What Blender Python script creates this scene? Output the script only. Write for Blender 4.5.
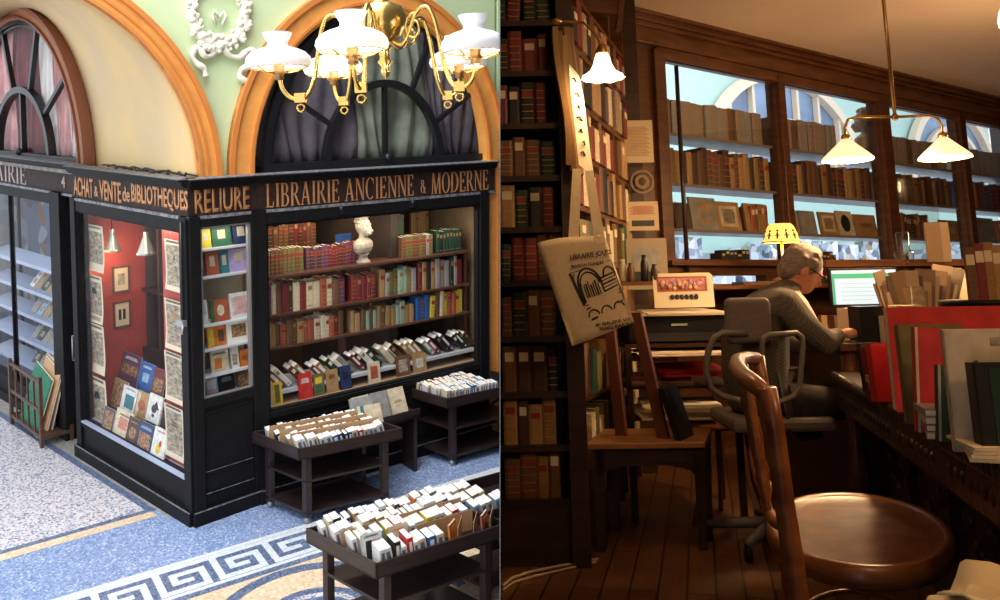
import bpy, bmesh, math, random
from mathutils import Matrix, Vector
import numpy as np
R=math.radians
for o in list(bpy.data.objects): bpy.data.objects.remove(o)
SC=bpy.context.scene; C=SC.collection
# ---------------------------------------------------------------- camera, world, light, exposure
F=850.; CX=500.; CY=150.; EH=4.2
pitch=math.atan((CY-97)/F)
cd=bpy.data.cameras.new('camera'); cam=bpy.data.objects.new('camera',cd); C.objects.link(cam); SC.camera=cam
cd.sensor_width=36; cd.lens=36*F/1000; cd.shift_y=-(300-CY)/1000; cd.clip_start=.05; cd.clip_end=100
cam.location=(0,0,EH); cam.rotation_euler=(R(90)-pitch,0,0)
w=bpy.data.worlds.new('world'); SC.world=w; w.use_nodes=True
bg=w.node_tree.nodes['Background']; bg.inputs[0].default_value=(.86,.93,1,1); bg.inputs[1].default_value=1.15
vs=SC.view_settings; vs.view_transform='Standard'; vs.look='None'; vs.gamma=1; vs.use_curve_mapping=False; vs.exposure=0.55
def light(name,kind,loc,power,col=(1,1,1),size=.1,size_y=None,target=None,M0=None,spread=None):
    d=bpy.data.lights.new(name,kind); d.energy=power; d.color=col
    o=bpy.data.objects.new(name,d); C.objects.link(o)
    if kind=='AREA':
        d.size=size
        if size_y: d.shape='RECTANGLE'; d.size_y=size_y
        if spread: d.spread=spread
    elif kind in('POINT','SPOT'): d.shadow_soft_size=size
    p=Vector(loc)
    if M0 is not None: p=M0@p
    o.location=p
    if target is not None:
        t=Vector(target)
        if M0 is not None: t=M0@t
        o.rotation_euler=(t-p).to_track_quat('-Z','Y').to_euler()
    return o
# daylight through the glazed roof of the arcade (left) and the passage beyond the shop windows (right)
light('skylight_arcade','AREA',(-3.5,5.5,9.5),560,(1,.97,.92),6,6,(-2.5,8.5,0))
# ---------------------------------------------------------------- frames
def nv(v): return Vector(v).normalized()
_f=Vector((0,math.cos(pitch),-math.sin(pitch))); _u=Vector((0,math.sin(pitch),math.cos(pitch))); _r=Vector((1,0,0)); EYE=Vector((0,0,EH))
def ray(x,y): return _f+_r*((x-CX)/F)+_u*((CY-y)/F)
def frame(o,x,y,z):
    m=Matrix.Identity(4)
    for i in range(3):
        m[i][0]=x[i]; m[i][1]=y[i]; m[i][2]=z[i]; m[i][3]=o[i]
    return m
def wall_frame(o,to):
    x=nv(Vector(to)-Vector(o)); z=Vector((0,0,1)); return frame(Vector(o),x,z.cross(x),z)
PA=Vector((-2.992,8.092,0)); PB=Vector((-2.473,8.587,0)); PC=Vector((-.272,10.279,0)); PD=Vector((-5.0,9.805,0))
FR=wall_frame(PB,PC); FM=wall_frame(PA,PB); FL=wall_frame(PA,PA+(PA-PD))
def on(M0,x,y,w=0):            # point of the plane depth=w of a frame seen at a photo position
    mi=M0.inverted(); e=mi@EYE; d=mi.to_3x3()@ray(x,y); t=(w-e.y)/d.y; p=e+d*t; return p
def onz(M0,x,y,z=0):
    mi=M0.inverted(); e=mi@EYE; d=mi.to_3x3()@ray(x,y); t=(z-e.z)/d.z; return e+d*t
_hz=nv(ray(1500,274)); _yr=nv(ray(500,294)); _zr=nv(_hz.cross(_yr))
if _zr.z<0: _zr=-_zr
_xr=_yr.cross(_zr)
MR=frame(EYE-_zr*1.1,_xr,_yr,_zr)      # the study's own level frame, floor at z=0, eye 1.1 m up
I4=Matrix.Identity(4)
# ---------------------------------------------------------------- materials
MATS={}
def mat(name,col,rough=.6,metal=0,noise=0,nscale=20,bump=0,col2=None,emit=None,es=0,spec=None,alpha=None,coat=0,dist=None):
    if name in MATS: return MATS[name]
    m=bpy.data.materials.new(name); m.use_nodes=True; nt=m.node_tree; b=nt.nodes['Principled BSDF']
    b.inputs['Base Color'].default_value=(*col,1); b.inputs['Roughness'].default_value=rough; b.inputs['Metallic'].default_value=metal
    if spec is not None: b.inputs['Specular IOR Level'].default_value=spec
    if coat: b.inputs['Coat Weight'].default_value=coat; b.inputs['Coat Roughness'].default_value=.15
    if emit: b.inputs['Emission Color'].default_value=(*emit,1); b.inputs['Emission Strength'].default_value=es
    if noise or col2 or bump:
        tc=nt.nodes.new('ShaderNodeTexCoord'); n=nt.nodes.new('ShaderNodeTexNoise'); n.inputs['Scale'].default_value=nscale; n.inputs['Detail'].default_value=5
        mp=nt.nodes.new('ShaderNodeMapping'); nt.links.new(tc.outputs['Object'],mp.inputs[0]); nt.links.new(mp.outputs[0],n.inputs['Vector'])
        if dist: mp.inputs['Scale'].default_value=dist
        r=nt.nodes.new('ShaderNodeValToRGB'); r.color_ramp.elements[0].position=.35; r.color_ramp.elements[1].position=.68
        c2=col2 if col2 else tuple(max(0,c*(1-noise)) for c in col)
        r.color_ramp.elements[0].color=(*c2,1); r.color_ramp.elements[1].color=(*col,1)
        nt.links.new(n.outputs[0],r.inputs[0]); nt.links.new(r.outputs[0],b.inputs['Base Color'])
        if bump:
            bm=nt.nodes.new('ShaderNodeBump'); bm.inputs['Strength'].default_value=bump; bm.inputs['Distance'].default_value=.01
            nt.links.new(n.outputs[0],bm.inputs['Height']); nt.links.new(bm.outputs[0],b.inputs['Normal'])
    MATS[name]=m; return m
def wood(name,col,col2,rough=.45,axis=(1,1,12),scale=3,coat=0): return mat(name,col,rough,0,0,scale,.15,col2,dist=axis,coat=coat)
def glassmat(name,tint=(1,1,1),refl=.12,rough=.02):
    if name in MATS: return MATS[name]
    m=bpy.data.materials.new(name); m.use_nodes=True; nt=m.node_tree; nt.nodes.clear()
    o=nt.nodes.new('ShaderNodeOutputMaterial'); t=nt.nodes.new('ShaderNodeBsdfTransparent'); t.inputs[0].default_value=(*tint,1)
    g=nt.nodes.new('ShaderNodeBsdfGlossy'); g.inputs['Roughness'].default_value=rough
    fr=nt.nodes.new('ShaderNodeFresnel'); fr.inputs[0].default_value=1.45
    ge=nt.nodes.new('ShaderNodeNewGeometry'); io=nt.nodes.new('ShaderNodeMath'); io.operation='MULTIPLY_ADD'; io.inputs[1].default_value=1/1.45-1.45; io.inputs[2].default_value=1.45
    nt.links.new(ge.outputs['Backfacing'],io.inputs[0]); nt.links.new(io.outputs[0],fr.inputs[0])      # a pane reflects alike on both faces
    ma=nt.nodes.new('ShaderNodeMath'); ma.operation='MULTIPLY'; ma.inputs[1].default_value=refl/.04*.5; ma.use_clamp=True
    nt.links.new(fr.outputs[0],ma.inputs[0])
    x=nt.nodes.new('ShaderNodeMixShader'); nt.links.new(ma.outputs[0],x.inputs[0]); nt.links.new(t.outputs[0],x.inputs[1]); nt.links.new(g.outputs[0],x.inputs[2]); nt.links.new(x.outputs[0],o.inputs[0])
    MATS[name]=m; return m
def speckle(name,cols,scale,rough=.35,bigscale=1.2,bigcol=None,bigamt=.3):
    if name in MATS: return MATS[name]
    m=bpy.data.materials.new(name); m.use_nodes=True; nt=m.node_tree; b=nt.nodes['Principled BSDF']; b.inputs['Roughness'].default_value=rough
    tc=nt.nodes.new('ShaderNodeTexCoord'); v=nt.nodes.new('ShaderNodeTexVoronoi'); v.inputs['Scale'].default_value=scale
    nt.links.new(tc.outputs['Object'],v.inputs['Vector'])
    wn=nt.nodes.new('ShaderNodeTexWhiteNoise'); nt.links.new(v.outputs['Position'],wn.inputs['Vector'])
    r=nt.nodes.new('ShaderNodeValToRGB'); r.color_ramp.interpolation='CONSTANT'
    tot=sum(c[1] for c in cols); acc=0
    els=r.color_ramp.elements
    for i,(c,wt) in enumerate(cols):
        e=els[i] if i<2 else els.new(min(.999,acc/tot))
        e.position=min(.999,acc/tot); e.color=(*c,1); acc+=wt
    nt.links.new(wn.outputs['Value'],r.inputs[0])
    if bigcol:
        n=nt.nodes.new('ShaderNodeTexNoise'); n.inputs['Scale'].default_value=bigscale; nt.links.new(tc.outputs['Object'],n.inputs['Vector'])
        mx=nt.nodes.new('ShaderNodeMix'); mx.data_type='RGBA'; mm=nt.nodes.new('ShaderNodeMath'); mm.operation='MULTIPLY'; mm.inputs[1].default_value=bigamt
        nt.links.new(n.outputs[0],mm.inputs[0]); nt.links.new(mm.outputs[0],mx.inputs[0]); nt.links.new(r.outputs[0],mx.inputs[6]); mx.inputs[7].default_value=(*bigcol,1)
        nt.links.new(mx.outputs[2],b.inputs['Base Color'])
    else: nt.links.new(r.outputs[0],b.inputs['Base Color'])
    MATS[name]=m; return m
# ---------------------------------------------------------------- mesh builder
class MB:
    def __init__(s): s.v=[];s.f=[];s.m=[];s.s=[]
    def add(s,vs,fs,mi=0,sm=False):
        b=len(s.v); s.v+=[tuple(v) for v in vs]
        for f in fs: s.f.append([b+i for i in f]); s.m.append(mi); s.s.append(sm)
        return s
    def box(s,x0,x1,y0,y1,z0,z1,mi=0,T=None):
        vs=[Vector(p) for p in((x0,y0,z0),(x1,y0,z0),(x1,y1,z0),(x0,y1,z0),(x0,y0,z1),(x1,y0,z1),(x1,y1,z1),(x0,y1,z1))]
        if T is not None: vs=[T@v for v in vs]
        return s.add(vs,[(0,3,2,1),(4,5,6,7),(0,1,5,4),(1,2,6,5),(2,3,7,6),(3,0,4,7)],mi)
    def hexa(s,b,t,mi=0):      # bottom quad, top quad
        return s.add(list(b)+list(t),[(0,3,2,1),(4,5,6,7),(0,1,5,4),(1,2,6,5),(2,3,7,6),(3,0,4,7)],mi)
    def tube(s,pts,r,n=8,mi=0,cap=True,T=None,closed=False):
        P=[Vector(p) for p in pts]; k=len(P); rs=r if isinstance(r,(list,tuple)) else [r]*k
        t0=(P[1]-P[0]).normalized(); a=Vector((0,0,1)) if abs(t0.z)<.9 else Vector((1,0,0)); nrm=t0.cross(a).normalized(); vs=[]
        for i in range(k):
            if closed: t=(P[(i+1)%k]-P[i-1]).normalized()
            else: t=(P[min(i+1,k-1)]-P[max(i-1,0)]).normalized()
            nrm=(nrm-t*nrm.dot(t)); nrm=nrm.normalized() if nrm.length>1e-6 else t.orthogonal().normalized(); bn=t.cross(nrm)
            for j in range(n):
                q=2*math.pi*j/n; vs.append(P[i]+(nrm*math.cos(q)+bn*math.sin(q))*rs[i])
        fs=[]
        for i in range(k if closed else k-1):
            i2=(i+1)%k
            for j in range(n): fs.append((i*n+j,i*n+(j+1)%n,i2*n+(j+1)%n,i2*n+j))
        if cap and not closed: fs.append(tuple(range(n))[::-1]); fs.append(tuple((k-1)*n+j for j in range(n)))
        if T is not None: vs=[T@v for v in vs]
        return s.add(vs,fs,mi,True)
    def lathe(s,prof,c=(0,0,0),n=20,mi=0,T=None,sx=1,sy=1,cap=True):
        vs=[];k=len(prof)
        for r,z in prof:
            for j in range(n):
                q=2*math.pi*j/n; v=Vector((c[0]+r*math.cos(q)*sx,c[1]+r*math.sin(q)*sy,c[2]+z)); vs.append(T@v if T is not None else v)
        fs=[(i*n+j,i*n+(j+1)%n,(i+1)*n+(j+1)%n,(i+1)*n+j) for i in range(k-1) for j in range(n)]
        if cap:
            if prof[0][0]>1e-5: fs.append(tuple(range(n))[::-1])
            if prof[-1][0]>1e-5: fs.append(tuple((k-1)*n+j for j in range(n)))
        return s.add(vs,fs,mi,True)
    def prism(s,poly,f0,f1,mi=0):   # poly 2D, f0/f1 map (a,b)->3D
        n=len(poly); vs=[f0(a,b) for a,b in poly]+[f1(a,b) for a,b in poly]
        fs=[tuple(range(n))[::-1],tuple(range(n,2*n))]+[(i,(i+1)%n,n+(i+1)%n,n+i) for i in range(n)]
        return s.add(vs,fs,mi)
    def plate(s,poly,y0,y1,mi=0): return s.prism(poly,lambda a,b:(a,y0,b),lambda a,b:(a,y1,b),mi)   # upright plate in x,z
    def slab(s,poly,z0,z1,mi=0): return s.prism(poly,lambda a,b:(a,b,z0),lambda a,b:(a,b,z1),mi)
    def ring(s,cx,cz,rx,rz,wx,wz,a0,a1,y0,y1,n=32,mi=0):  # arc band between outer (rx,rz) and inner (rx-wx,rz-wz)
        for i in range(n):
            p=R(a0+(a1-a0)*i/n);q=R(a0+(a1-a0)*(i+1)/n)
            A=lambda t,k,y:(cx+(rx-k*wx)*math.cos(t),y,cz+(rz-k*wz)*math.sin(t))
            s.hexa([A(p,0,y0),A(q,0,y0),A(q,0,y1),A(p,0,y1)],[A(p,1,y0),A(q,1,y0),A(q,1,y1),A(p,1,y1)],mi)
        return s
    def sphere(s,c,r,n=12,mi=0,sx=1,sy=1,sz=1,T=None):
        k=max(5,n//2); pr=[(max(1e-6,r*math.sin(math.pi*i/k)),-r*math.cos(math.pi*i/k)*sz) for i in range(k+1)]
        return s.lathe(pr,c,n,mi,T,sx,sy,cap=False)
    def mesh(s,name,mats):
        me=bpy.data.meshes.new(name); me.from_pydata(s.v,[],s.f)
        for m in mats: me.materials.append(m)
        me.polygons.foreach_set('material_index',s.m); me.polygons.foreach_set('use_smooth',s.s); 
        b=bmesh.new(); b.from_mesh(me); bmesh.ops.recalc_face_normals(b,faces=b.faces); b.to_mesh(me); b.free(); me.update(); return me
def put(mb,name,mats,parent=None,M0=None,label=None,cat=None,group=None,kind=None,bevel=0,sub=0):
    if not isinstance(mats,(list,tuple)): mats=[mats]
    me=mb if isinstance(mb,bpy.types.Mesh) else mb.mesh(name,mats)
    o=bpy.data.objects.new(name,me); C.objects.link(o)
    if parent is not None: o.parent=parent
    if M0 is not None: 
        if parent is not None: o.matrix_local=M0
        else: o.matrix_world=M0
    if bevel:
        m=o.modifiers.new('bevel','BEVEL'); m.width=bevel; m.segments=2; m.limit_method='ANGLE'
    if sub: m=o.modifiers.new('sub','SUBSURF'); m.levels=sub; m.render_levels=sub
    if label: o['label']=label
    if cat: o['category']=cat
    if group: o['group']=group
    if kind: o['kind']=kind
    return o
def thing(name,label,cat,M0=I4,group=None):
    o=bpy.data.objects.new(name,None); C.objects.link(o); o.matrix_world=M0; o.empty_display_size=.1
    o['label']=label; o['category']=cat
    if group: o['group']=group
    return o
def struct(name,mb,mats,M0=I4,parent=None,bevel=0): return put(mb,name,mats,parent,M0,kind=None if parent else 'structure',bevel=bevel)
def dup(root,M0,label=None,group=None):
    r=root.copy(); C.objects.link(r); r.matrix_world=M0
    if label: r['label']=label
    if group: r['group']=group
    for ch in list(root.children):
        c=ch.copy(); C.objects.link(c); c.parent=r
        for g in ch.children:
            d=g.copy(); C.objects.link(d); d.parent=c
    return r
def T(x,y,z): return Matrix.Translation((x,y,z))
def RX(a): return Matrix.Rotation(R(a),4,'X')
def RY(a): return Matrix.Rotation(R(a),4,'Y')
def RZ(a): return Matrix.Rotation(R(a),4,'Z')
def S(x,y,z): return Matrix.Diagonal((x,y,z,1))
def text_mesh(s,h,depth=.004,width=None,spacing=1):
    cu=bpy.data.curves.new('lettering','FONT'); cu.body=s; cu.size=1; cu.extrude=.0; cu.offset=.018; cu.space_character=spacing; cu.resolution_u=3
    ob=bpy.data.objects.new('lettering',cu); C.objects.link(ob); bpy.context.view_layer.update()
    me=bpy.data.meshes.new_from_object(ob.evaluated_get(bpy.context.evaluated_depsgraph_get())); bpy.data.objects.remove(ob)
    co=np.zeros(len(me.vertices)*3); me.vertices.foreach_get('co',co); co=co.reshape(-1,3)
    lo=co.min(0);hi=co.max(0); sc=h/(hi[1]-lo[1]) if hi[1]>lo[1] else h; sx=sc if not width else width/(hi[0]-lo[0])
    out=np.zeros_like(co); out[:,0]=(co[:,0]-lo[0])*sx; out[:,2]=(co[:,1]-lo[1])*sc; out[:,1]=-depth
    me.vertices.foreach_set('co',out.ravel())
    b=bmesh.new(); b.from_mesh(me); g=bmesh.ops.extrude_face_region(b,geom=b.faces[:]); bmesh.ops.translate(b,vec=(0,depth,0),verts=[e for e in g['geom'] if isinstance(e,bmesh.types.BMVert)])
    bmesh.ops.recalc_face_normals(b,faces=b.faces); b.to_mesh(me); b.free(); me.name='lettering'
    return me,(hi[0]-lo[0])*sx
def lettering(s,h,m,parent,M0,width=None,depth=.004,name='lettering'):
    me,wd=text_mesh(s,h,depth,width); me.materials.clear(); me.materials.append(m); return put(me,name,m,parent,M0),wd
# serif capitals drawn with strokes
def serif_word(word,h,width,y0=-.006):
    mb=MB(); TK=.15; TN=.055; sh=.045
    adv=dict(L=.66,I=.36,B=.72,R=.78,A=.84,E=.68,N=.88,C=.82,M=1.0,O=.9,D=.86); adv['&']=.8; adv[' ']=.32
    tot=sum(adv[c]+.1 for c in word)-.1; kx=width/tot
    x=0
    def quad(P): 
        mb.plate([((x+a)*kx,b*h) for a,b in P],y0,0)
    def st(x0,z0,x1,z1,w): quad([(x0-w/2,z0),(x0+w/2,z0),(x1+w/2,z1),(x1-w/2,z1)])
    def bar(x0,x1,z,w=TN): quad([(x0,z-w/2),(x1,z-w/2),(x1,z+w/2),(x0,z+w/2)])
    def se(xc,z,w=.13): quad([(xc-w,z),(xc+w,z),(xc+w,z+sh if z<.5 else z-sh),(xc-w,z+sh if z<.5 else z-sh)])
    def arc(cx,cz,rx,rz,a0,a1,n=12,k=TK):
        for i in range(n):
            p=R(a0+(a1-a0)*i/n);q=R(a0+(a1-a0)*(i+1)/n)
            wf=lambda t:TN+(k-TN)*abs(math.cos(t))
            o=lambda t:(cx+rx*math.cos(t),cz+rz*math.sin(t))
            n_=lambda t:(cx+(rx-wf(t))*math.cos(t),cz+(rz-wf(t)*.6)*math.sin(t))
            quad([o(p),o(q),n_(q),n_(p)])
    for ch in word:
        w=adv[ch]
        if ch in'LIBREDMN' and ch not in 'MN': 
            vx=.14 if ch!='I' else .18
            st(vx,0,vx,1,TK); se(vx,0);se(vx,1)
        if ch=='L': bar(.1,.6,.03); st(.57,.0,.6,.24,TN)
        if ch=='E':
            bar(.1,.6,.03);bar(.1,.58,.97);bar(.1,.45,.52);st(.59,0,.62,.24,TN);st(.57,.78,.57,1,TN);st(.45,.42,.45,.62,TN*.8)
        if ch=='B': arc(.34,.76,.27,.24,-90,90);arc(.34,.27,.34,.27,-90,90);bar(.1,.36,.97);bar(.1,.36,.52);bar(.1,.36,.03)
        if ch=='R': arc(.36,.75,.28,.25,-90,90);bar(.1,.38,.97);bar(.1,.38,.5);st(.72,0,.36,.5,TK);se(.72,0,.07)
        if ch=='D': arc(.3,.5,.52,.5,-90,90);bar(.1,.34,.97);bar(.1,.34,.03)
        if ch=='A': st(.1,0,.4,1,TN);st(.7,0,.4,1,TK);bar(.2,.6,.33);se(.1,0,.11);se(.7,0,.13)
        if ch=='N': st(.14,0,.14,1,TN);st(.76,0,.76,1,TN);st(.76,0,.17,1,TK);se(.14,0,.1);se(.76,1,.1);se(.1,1,.1)
        if ch=='M': st(.1,0,.16,1,TN);st(.88,0,.84,1,TK);st(.48,0,.18,1,TK);st(.48,0,.84,1,TN);se(.1,0,.1);se(.88,0,.12);se(.14,1,.09);se(.88,1,.09)
        if ch=='O': arc(.45,.5,.43,.51,0,360,20)
        if ch=='C': arc(.45,.5,.43,.51,50,310,18);st(.74,.7,.76,.95,TN)
        if ch=='&': arc(.4,.28,.2,.2,0,360,12,.07);arc(.38,.58,.14,.14,0,360,12,.06);st(.68,.06,.3,.55,.07);st(.66,.36,.58,.1,.04)
        x+=w+.1
    return mb
ORD='first second third fourth fifth sixth seventh eighth ninth tenth eleventh twelfth thirteenth fourteenth fifteenth sixteenth seventeenth eighteenth nineteenth twentieth twenty-first twenty-second twenty-third twenty-fourth twenty-fifth twenty-sixth twenty-seventh twenty-eighth twenty-ninth thirtieth thirty-first thirty-second thirty-third thirty-fourth thirty-fifth thirty-sixth thirty-seventh thirty-eighth thirty-ninth fortieth forty-first forty-second forty-third forty-fourth forty-fifth forty-sixth forty-seventh forty-eighth forty-ninth fiftieth'.split()
# ---------------------------------------------------------------- books
PAL={'dark red':(.22,.03,.025),'burgundy':(.17,.02,.03),'cream':(.72,.62,.44),'tan':(.45,.27,.12),'brown':(.17,.08,.04),'dark brown':(.07,.035,.02),'black':(.015,.015,.018),
'green':(.03,.14,.07),'dark green':(.012,.05,.03),'pale green':(.32,.45,.33),'blue':(.03,.12,.4),'pale blue':(.3,.5,.7),'dark blue':(.02,.04,.13),'plum':(.13,.05,.12),'rust red':(.42,.1,.05),'white':(.82,.82,.8),
'yellow':(.8,.6,.06),'orange':(.75,.22,.04),'grey':(.32,.32,.31),'ochre':(.33,.2,.07),'red':(.62,.03,.03),'pink':(.75,.35,.35),'lilac':(.5,.38,.7),'olive':(.17,.15,.05),'teal':(.03,.2,.25)}
PAGES=None
def cover(c): return mat('cover_'+c.replace(' ','_'),PAL[c],.5,noise=.35,nscale=14)
def gold(): return mat('gilding',(.42,.27,.1),.4,.5)
def pages2(): return mat('page_block_white',(.84,.84,.82),.8,noise=.12,nscale=60,dist=(30,1,1))
def smooth(P,k=4):
    P=[Vector(p) for p in P]; out=[]
    for i in range(len(P)-1):
        a=P[max(i-1,0)];b=P[i];c=P[i+1];d=P[min(i+2,len(P)-1)]
        for j in range(k):
            t=j/k; out.append(.5*((2*b)+(c-a)*t+(2*a-5*b+4*c-d)*t*t+(3*b-a-3*c+d)*t**3))
    return out+[P[-1]]
def pages(): return mat('page_block',(.78,.72,.6),.8,noise=.18,nscale=60,dist=(30,1,1))
BK={}
def book_mesh(c,style):
    k=(c,style)
    if k in BK: return BK[k]
    mb=MB(); ct=.09
    sp=[(0,.035),(.22,0),(.78,0),(1,.035),(1,.1),(0,.1)] if style!='paper' else [(0,0),(1,0),(1,.05),(0,.05)]
    mb.slab(sp,0,1,0)
    b=.1 if style!='paper' else .05
    t=ct if style!='paper' else .05
    mb.box(0,t,b,1,0,1,0);mb.box(1-t,1,b,1,0,1,0)
    q=.02 if style!='paper' else .0
    mb.box(t,1-t,b,1-q-.004,q,1-q-.002,1)
    if style=='leather':
        for z in(.14,.3,.46,.62,.8): mb.box(.1,.9,-.012,.01,z,z+.018,2)
        mb.box(.16,.84,-.006,.01,.64,.78,3)
    elif style=='cloth':
        mb.box(.22,.78,-.006,.01,.7,.86,2); mb.box(.25,.75,-.006,.01,.1,.14,2)
    elif style=='label':
        mb.box(.18,.82,-.006,.01,.66,.86,3)
    elif style=='paper':
        mb.box(.25,.75,-.005,.01,.35,.85,3); mb.box(.25,.75,-.005,.01,.08,.14,3)
    lab={'plain':gold(),'leather':mat('label_red',(.25,.03,.02),.5),'cloth':gold(),'label':mat('label_cream',(.7,.62,.45),.7),'paper':mat('title_ink',(.12,.12,.16),.6) if c in('white','cream','pale blue','yellow','pink') else mat('title_white',(.75,.74,.7),.6)}[style]
    me=mb.mesh('book',[cover(c),pages2() if style=='paper' else pages(),gold(),lab]); BK[k]=me; return me
BOOKN=[0]
def book(M0,t,h,d,c,style,label,group,nm='book'):
    o=bpy.data.objects.new(nm,book_mesh(c,style)); C.objects.link(o); o.matrix_world=M0@S(t,d,h); o['label']=label; o['category']='book'
    if group: o['group']=group
    BOOKN[0]+=1; return o
SW={'plain':'plain','leather':'leather','cloth':'cloth','label':'labelled','paper':'paper'}
def row(M0,u0,u1,w,z,th,hh,dd,pal,styles,place,group,rnd,leanp=.08,flush=True,slope=0,nm='book'):
    """upright books side by side, spines towards -y of the frame, from u0 to u1"""
    x=u0;i=0
    while True:
        t=rnd.uniform(*th); 
        if x+t>u1: break
        h=rnd.uniform(*hh); d=rnd.uniform(*dd); c=rnd.choice(pal); s=rnd.choice(styles)
        a=0
        if rnd.random()<leanp: a=rnd.uniform(-5,-2)
        y=w+(0 if flush else rnd.uniform(0,.03))
        x+= -math.tan(R(a))*h*.0
        m=M0@T(x,y,z+slope*(x-u0))@RY(-a) if a else M0@T(x,y,z+slope*(x-u0))
        if a: m=M0@T(x+math.sin(R(-a))*0,y,z+math.sin(R(-a))*t+slope*(x-u0))@RY(-a)
        lab=f"{c} {SW[s]} book, {ORD[min(i,49)]} on {place}"
        book(m,t,h,d,c,s,lab,group,nm)
        x+=t+.0015+(abs(math.sin(R(a)))*h*1.02 if a else 0); i+=1
def face_book(M0,u,w,z,wd,h,c,art,label,group=None,tilt=12,t=.018,name='book',rot=0,cat='book',spine=-1):
    """book or print shown face out: cover plate with its own printed motif"""
    m=M0@T(u,w,z)@RY(rot)@RX(-tilt)
    o=thing(name,label,cat,m,group)
    cb=MB().box(-wd/2,wd/2,0,.003,0,h).box(-wd/2,wd/2,t-.003,t,0,h).box(-wd/2 if spine<0 else wd/2-.004,-wd/2+.004 if spine<0 else wd/2,0,t,0,h)
    put(cb,'cover',cover(c) if isinstance(c,str) else c,o)
    put(MB().box(-wd/2+(.004 if spine<0 else .001),wd/2-.004,.003,t-.003,.003,h-.003),'page_block',pages(),o)
    motif(o,wd,h,art)
    return o
INK={}
def ink(c):
    if isinstance(c,str):
        return cover(c)
    k='ink_%02x%02x%02x'%tuple(int(255*v) for v in c)
    return mat(k,c,.6)
def motif(o,wd,h,art):
    """art: list of (kind, cx,cz,sx,sz,colour) in cover fractions"""
    by={}
    for a in art:
        by.setdefault(a[5],MB())
        mb=by[a[5]]; k,cx,cz,sx,sz,_=a; X=(cx-.5)*wd; Zc=cz*h; y0=-.0012; y1=.0005
        if k=='r': mb.box(X-sx*wd/2,X+sx*wd/2,y0,y1,Zc-sz*h/2,Zc+sz*h/2)
        elif k=='o': mb.plate([(X+sx*wd/2*math.cos(t*math.pi/7),Zc+sz*h/2*math.sin(t*math.pi/7)) for t in range(14)],y0-.0004,y1)
        elif k=='t':
            n=max(1,int(round(sz/.035)))
            for i in range(n):
                L=sx*wd*(.75+.25*((i*7)%3)/2); zz=Zc+sz*h/2-(i+.5)*sz*h/n; mb.box(X-L/2,X+L/2,y0-.0003,y1,zz-sz*h/n*.28,zz+sz*h/n*.28)
        elif k=='tri': mb.plate([(X-sx*wd/2,Zc-sz*h/2),(X+sx*wd/2,Zc-sz*h/2),(X,Zc+sz*h/2)],y0-.0002,y1)
    for c,mb in by.items(): put(mb,'printed_motif',ink(c),o)
def sheet(M0,wd,h,col,art,label,name='newspaper_page',cat='newspaper',group=None,curl=.015,t=.0015):
    o=thing(name,label,cat,M0,group)
    mb=MB();n=6
    for i in range(n):
        z0=h*i/n;z1=h*(i+1)/n; f=lambda z:-curl*((z/h-.5)**2)*4+curl*.6*math.sin(z/h*7)*.3
        y0=f(z0);y1=f(z1)
        mb.hexa([(-wd/2,y0,z0),(wd/2,y0,z0),(wd/2,y0+t,z0),(-wd/2,y0+t,z0)],[(-wd/2,y1,z1),(wd/2,y1,z1),(wd/2,y1+t,z1),(-wd/2,y1+t,z1)])
    if curl<=.002: put(mb,'sheet',ink(col),o); motif(o,wd,h,art)
    else:
        put(mb,'sheet',ink(col),o)
        k=[(a[0],a[1],a[2],a[3],a[4],a[5]) for a in art]
        sub=bpy.data.objects.new('print',None)
        # motif plates follow the front of the gentle curl
        by={}
        for a in k:
            b=by.setdefault(a[5],MB()); m=16
            X=(a[1]-.5)*wd
            for i in range(m):
                z0=(a[2]-a[4]/2+a[4]*i/m)*h; z1=(a[2]-a[4]/2+a[4]*(i+1)/m)*h
                if a[0]=='t' and i%2: continue
                sx=a[3]*wd
                if a[0]=='o': sx*=math.sqrt(max(0,1-((i+.5)/m*2-1)**2))
                if a[0]=='tri': sx*=1-(i+.5)/m
                y0=f(z0)-.0015;y1=f(z1)-.0015
                b.hexa([(X-sx/2,y0,z0),(X+sx/2,y0,z0),(X+sx/2,y0+.002,z0),(X-sx/2,y0+.002,z0)],[(X-sx/2,y1,z1),(X+sx/2,y1,z1),(X+sx/2,y1+.002,z1),(X-sx/2,y1+.002,z1)])
        for c,b in by.items(): put(b,'printed_motif',ink(c),o)
        bpy.data.objects.remove(sub)
    return o
# ================================================================ LEFT: bookshop in a glazed arcade
rnd=random.Random(7)
PAL.update({'engraving':(.5,.45,.33),'photo':(.3,.2,.1)})
mat('cover_engraving',(.5,.43,.31),.8,nscale=13,col2=(.15,.125,.095),dist=(1,1,2.4)); mat('cover_photo',(.55,.3,.14),.6,nscale=30,col2=(.03,.02,.02))
m_black=mat('shopfront_black_paint',(.009,.009,.010),.55,nscale=9,col2=(.013,.012,.013),bump=.05,spec=.12)
m_fascia=mat('fascia_brown_black',(.045,.026,.022),.6,noise=.4,nscale=12,spec=.15)
m_edge=mat('weathered_cornice',(.28,.28,.3),.6,noise=.7,nscale=25)
m_gold=mat('sign_gold_paint',(.6,.27,.11),.5,noise=.25,nscale=30)
m_green=mat('celadon_wall_paint',(.6,.74,.44),.75,noise=.05,nscale=3)
m_orange=mat('ochre_orange_paint',(.88,.40,.09),.55,col2=(.76,.31,.07),nscale=5)
m_orange2=mat('ochre_orange_moulding',(.7,.24,.05),.55,noise=.1,nscale=6)
m_cream=mat('cream_plaster',(.85,.62,.29),.8,col2=(.74,.56,.33),nscale=1.3)
m_glass=glassmat('shop_glass',(1,1,1),.013)
m_stucco=mat('white_stucco',(.85,.82,.7),.7)
m_iron=mat('black_iron_frame',(.012,.012,.015),.35)
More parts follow.
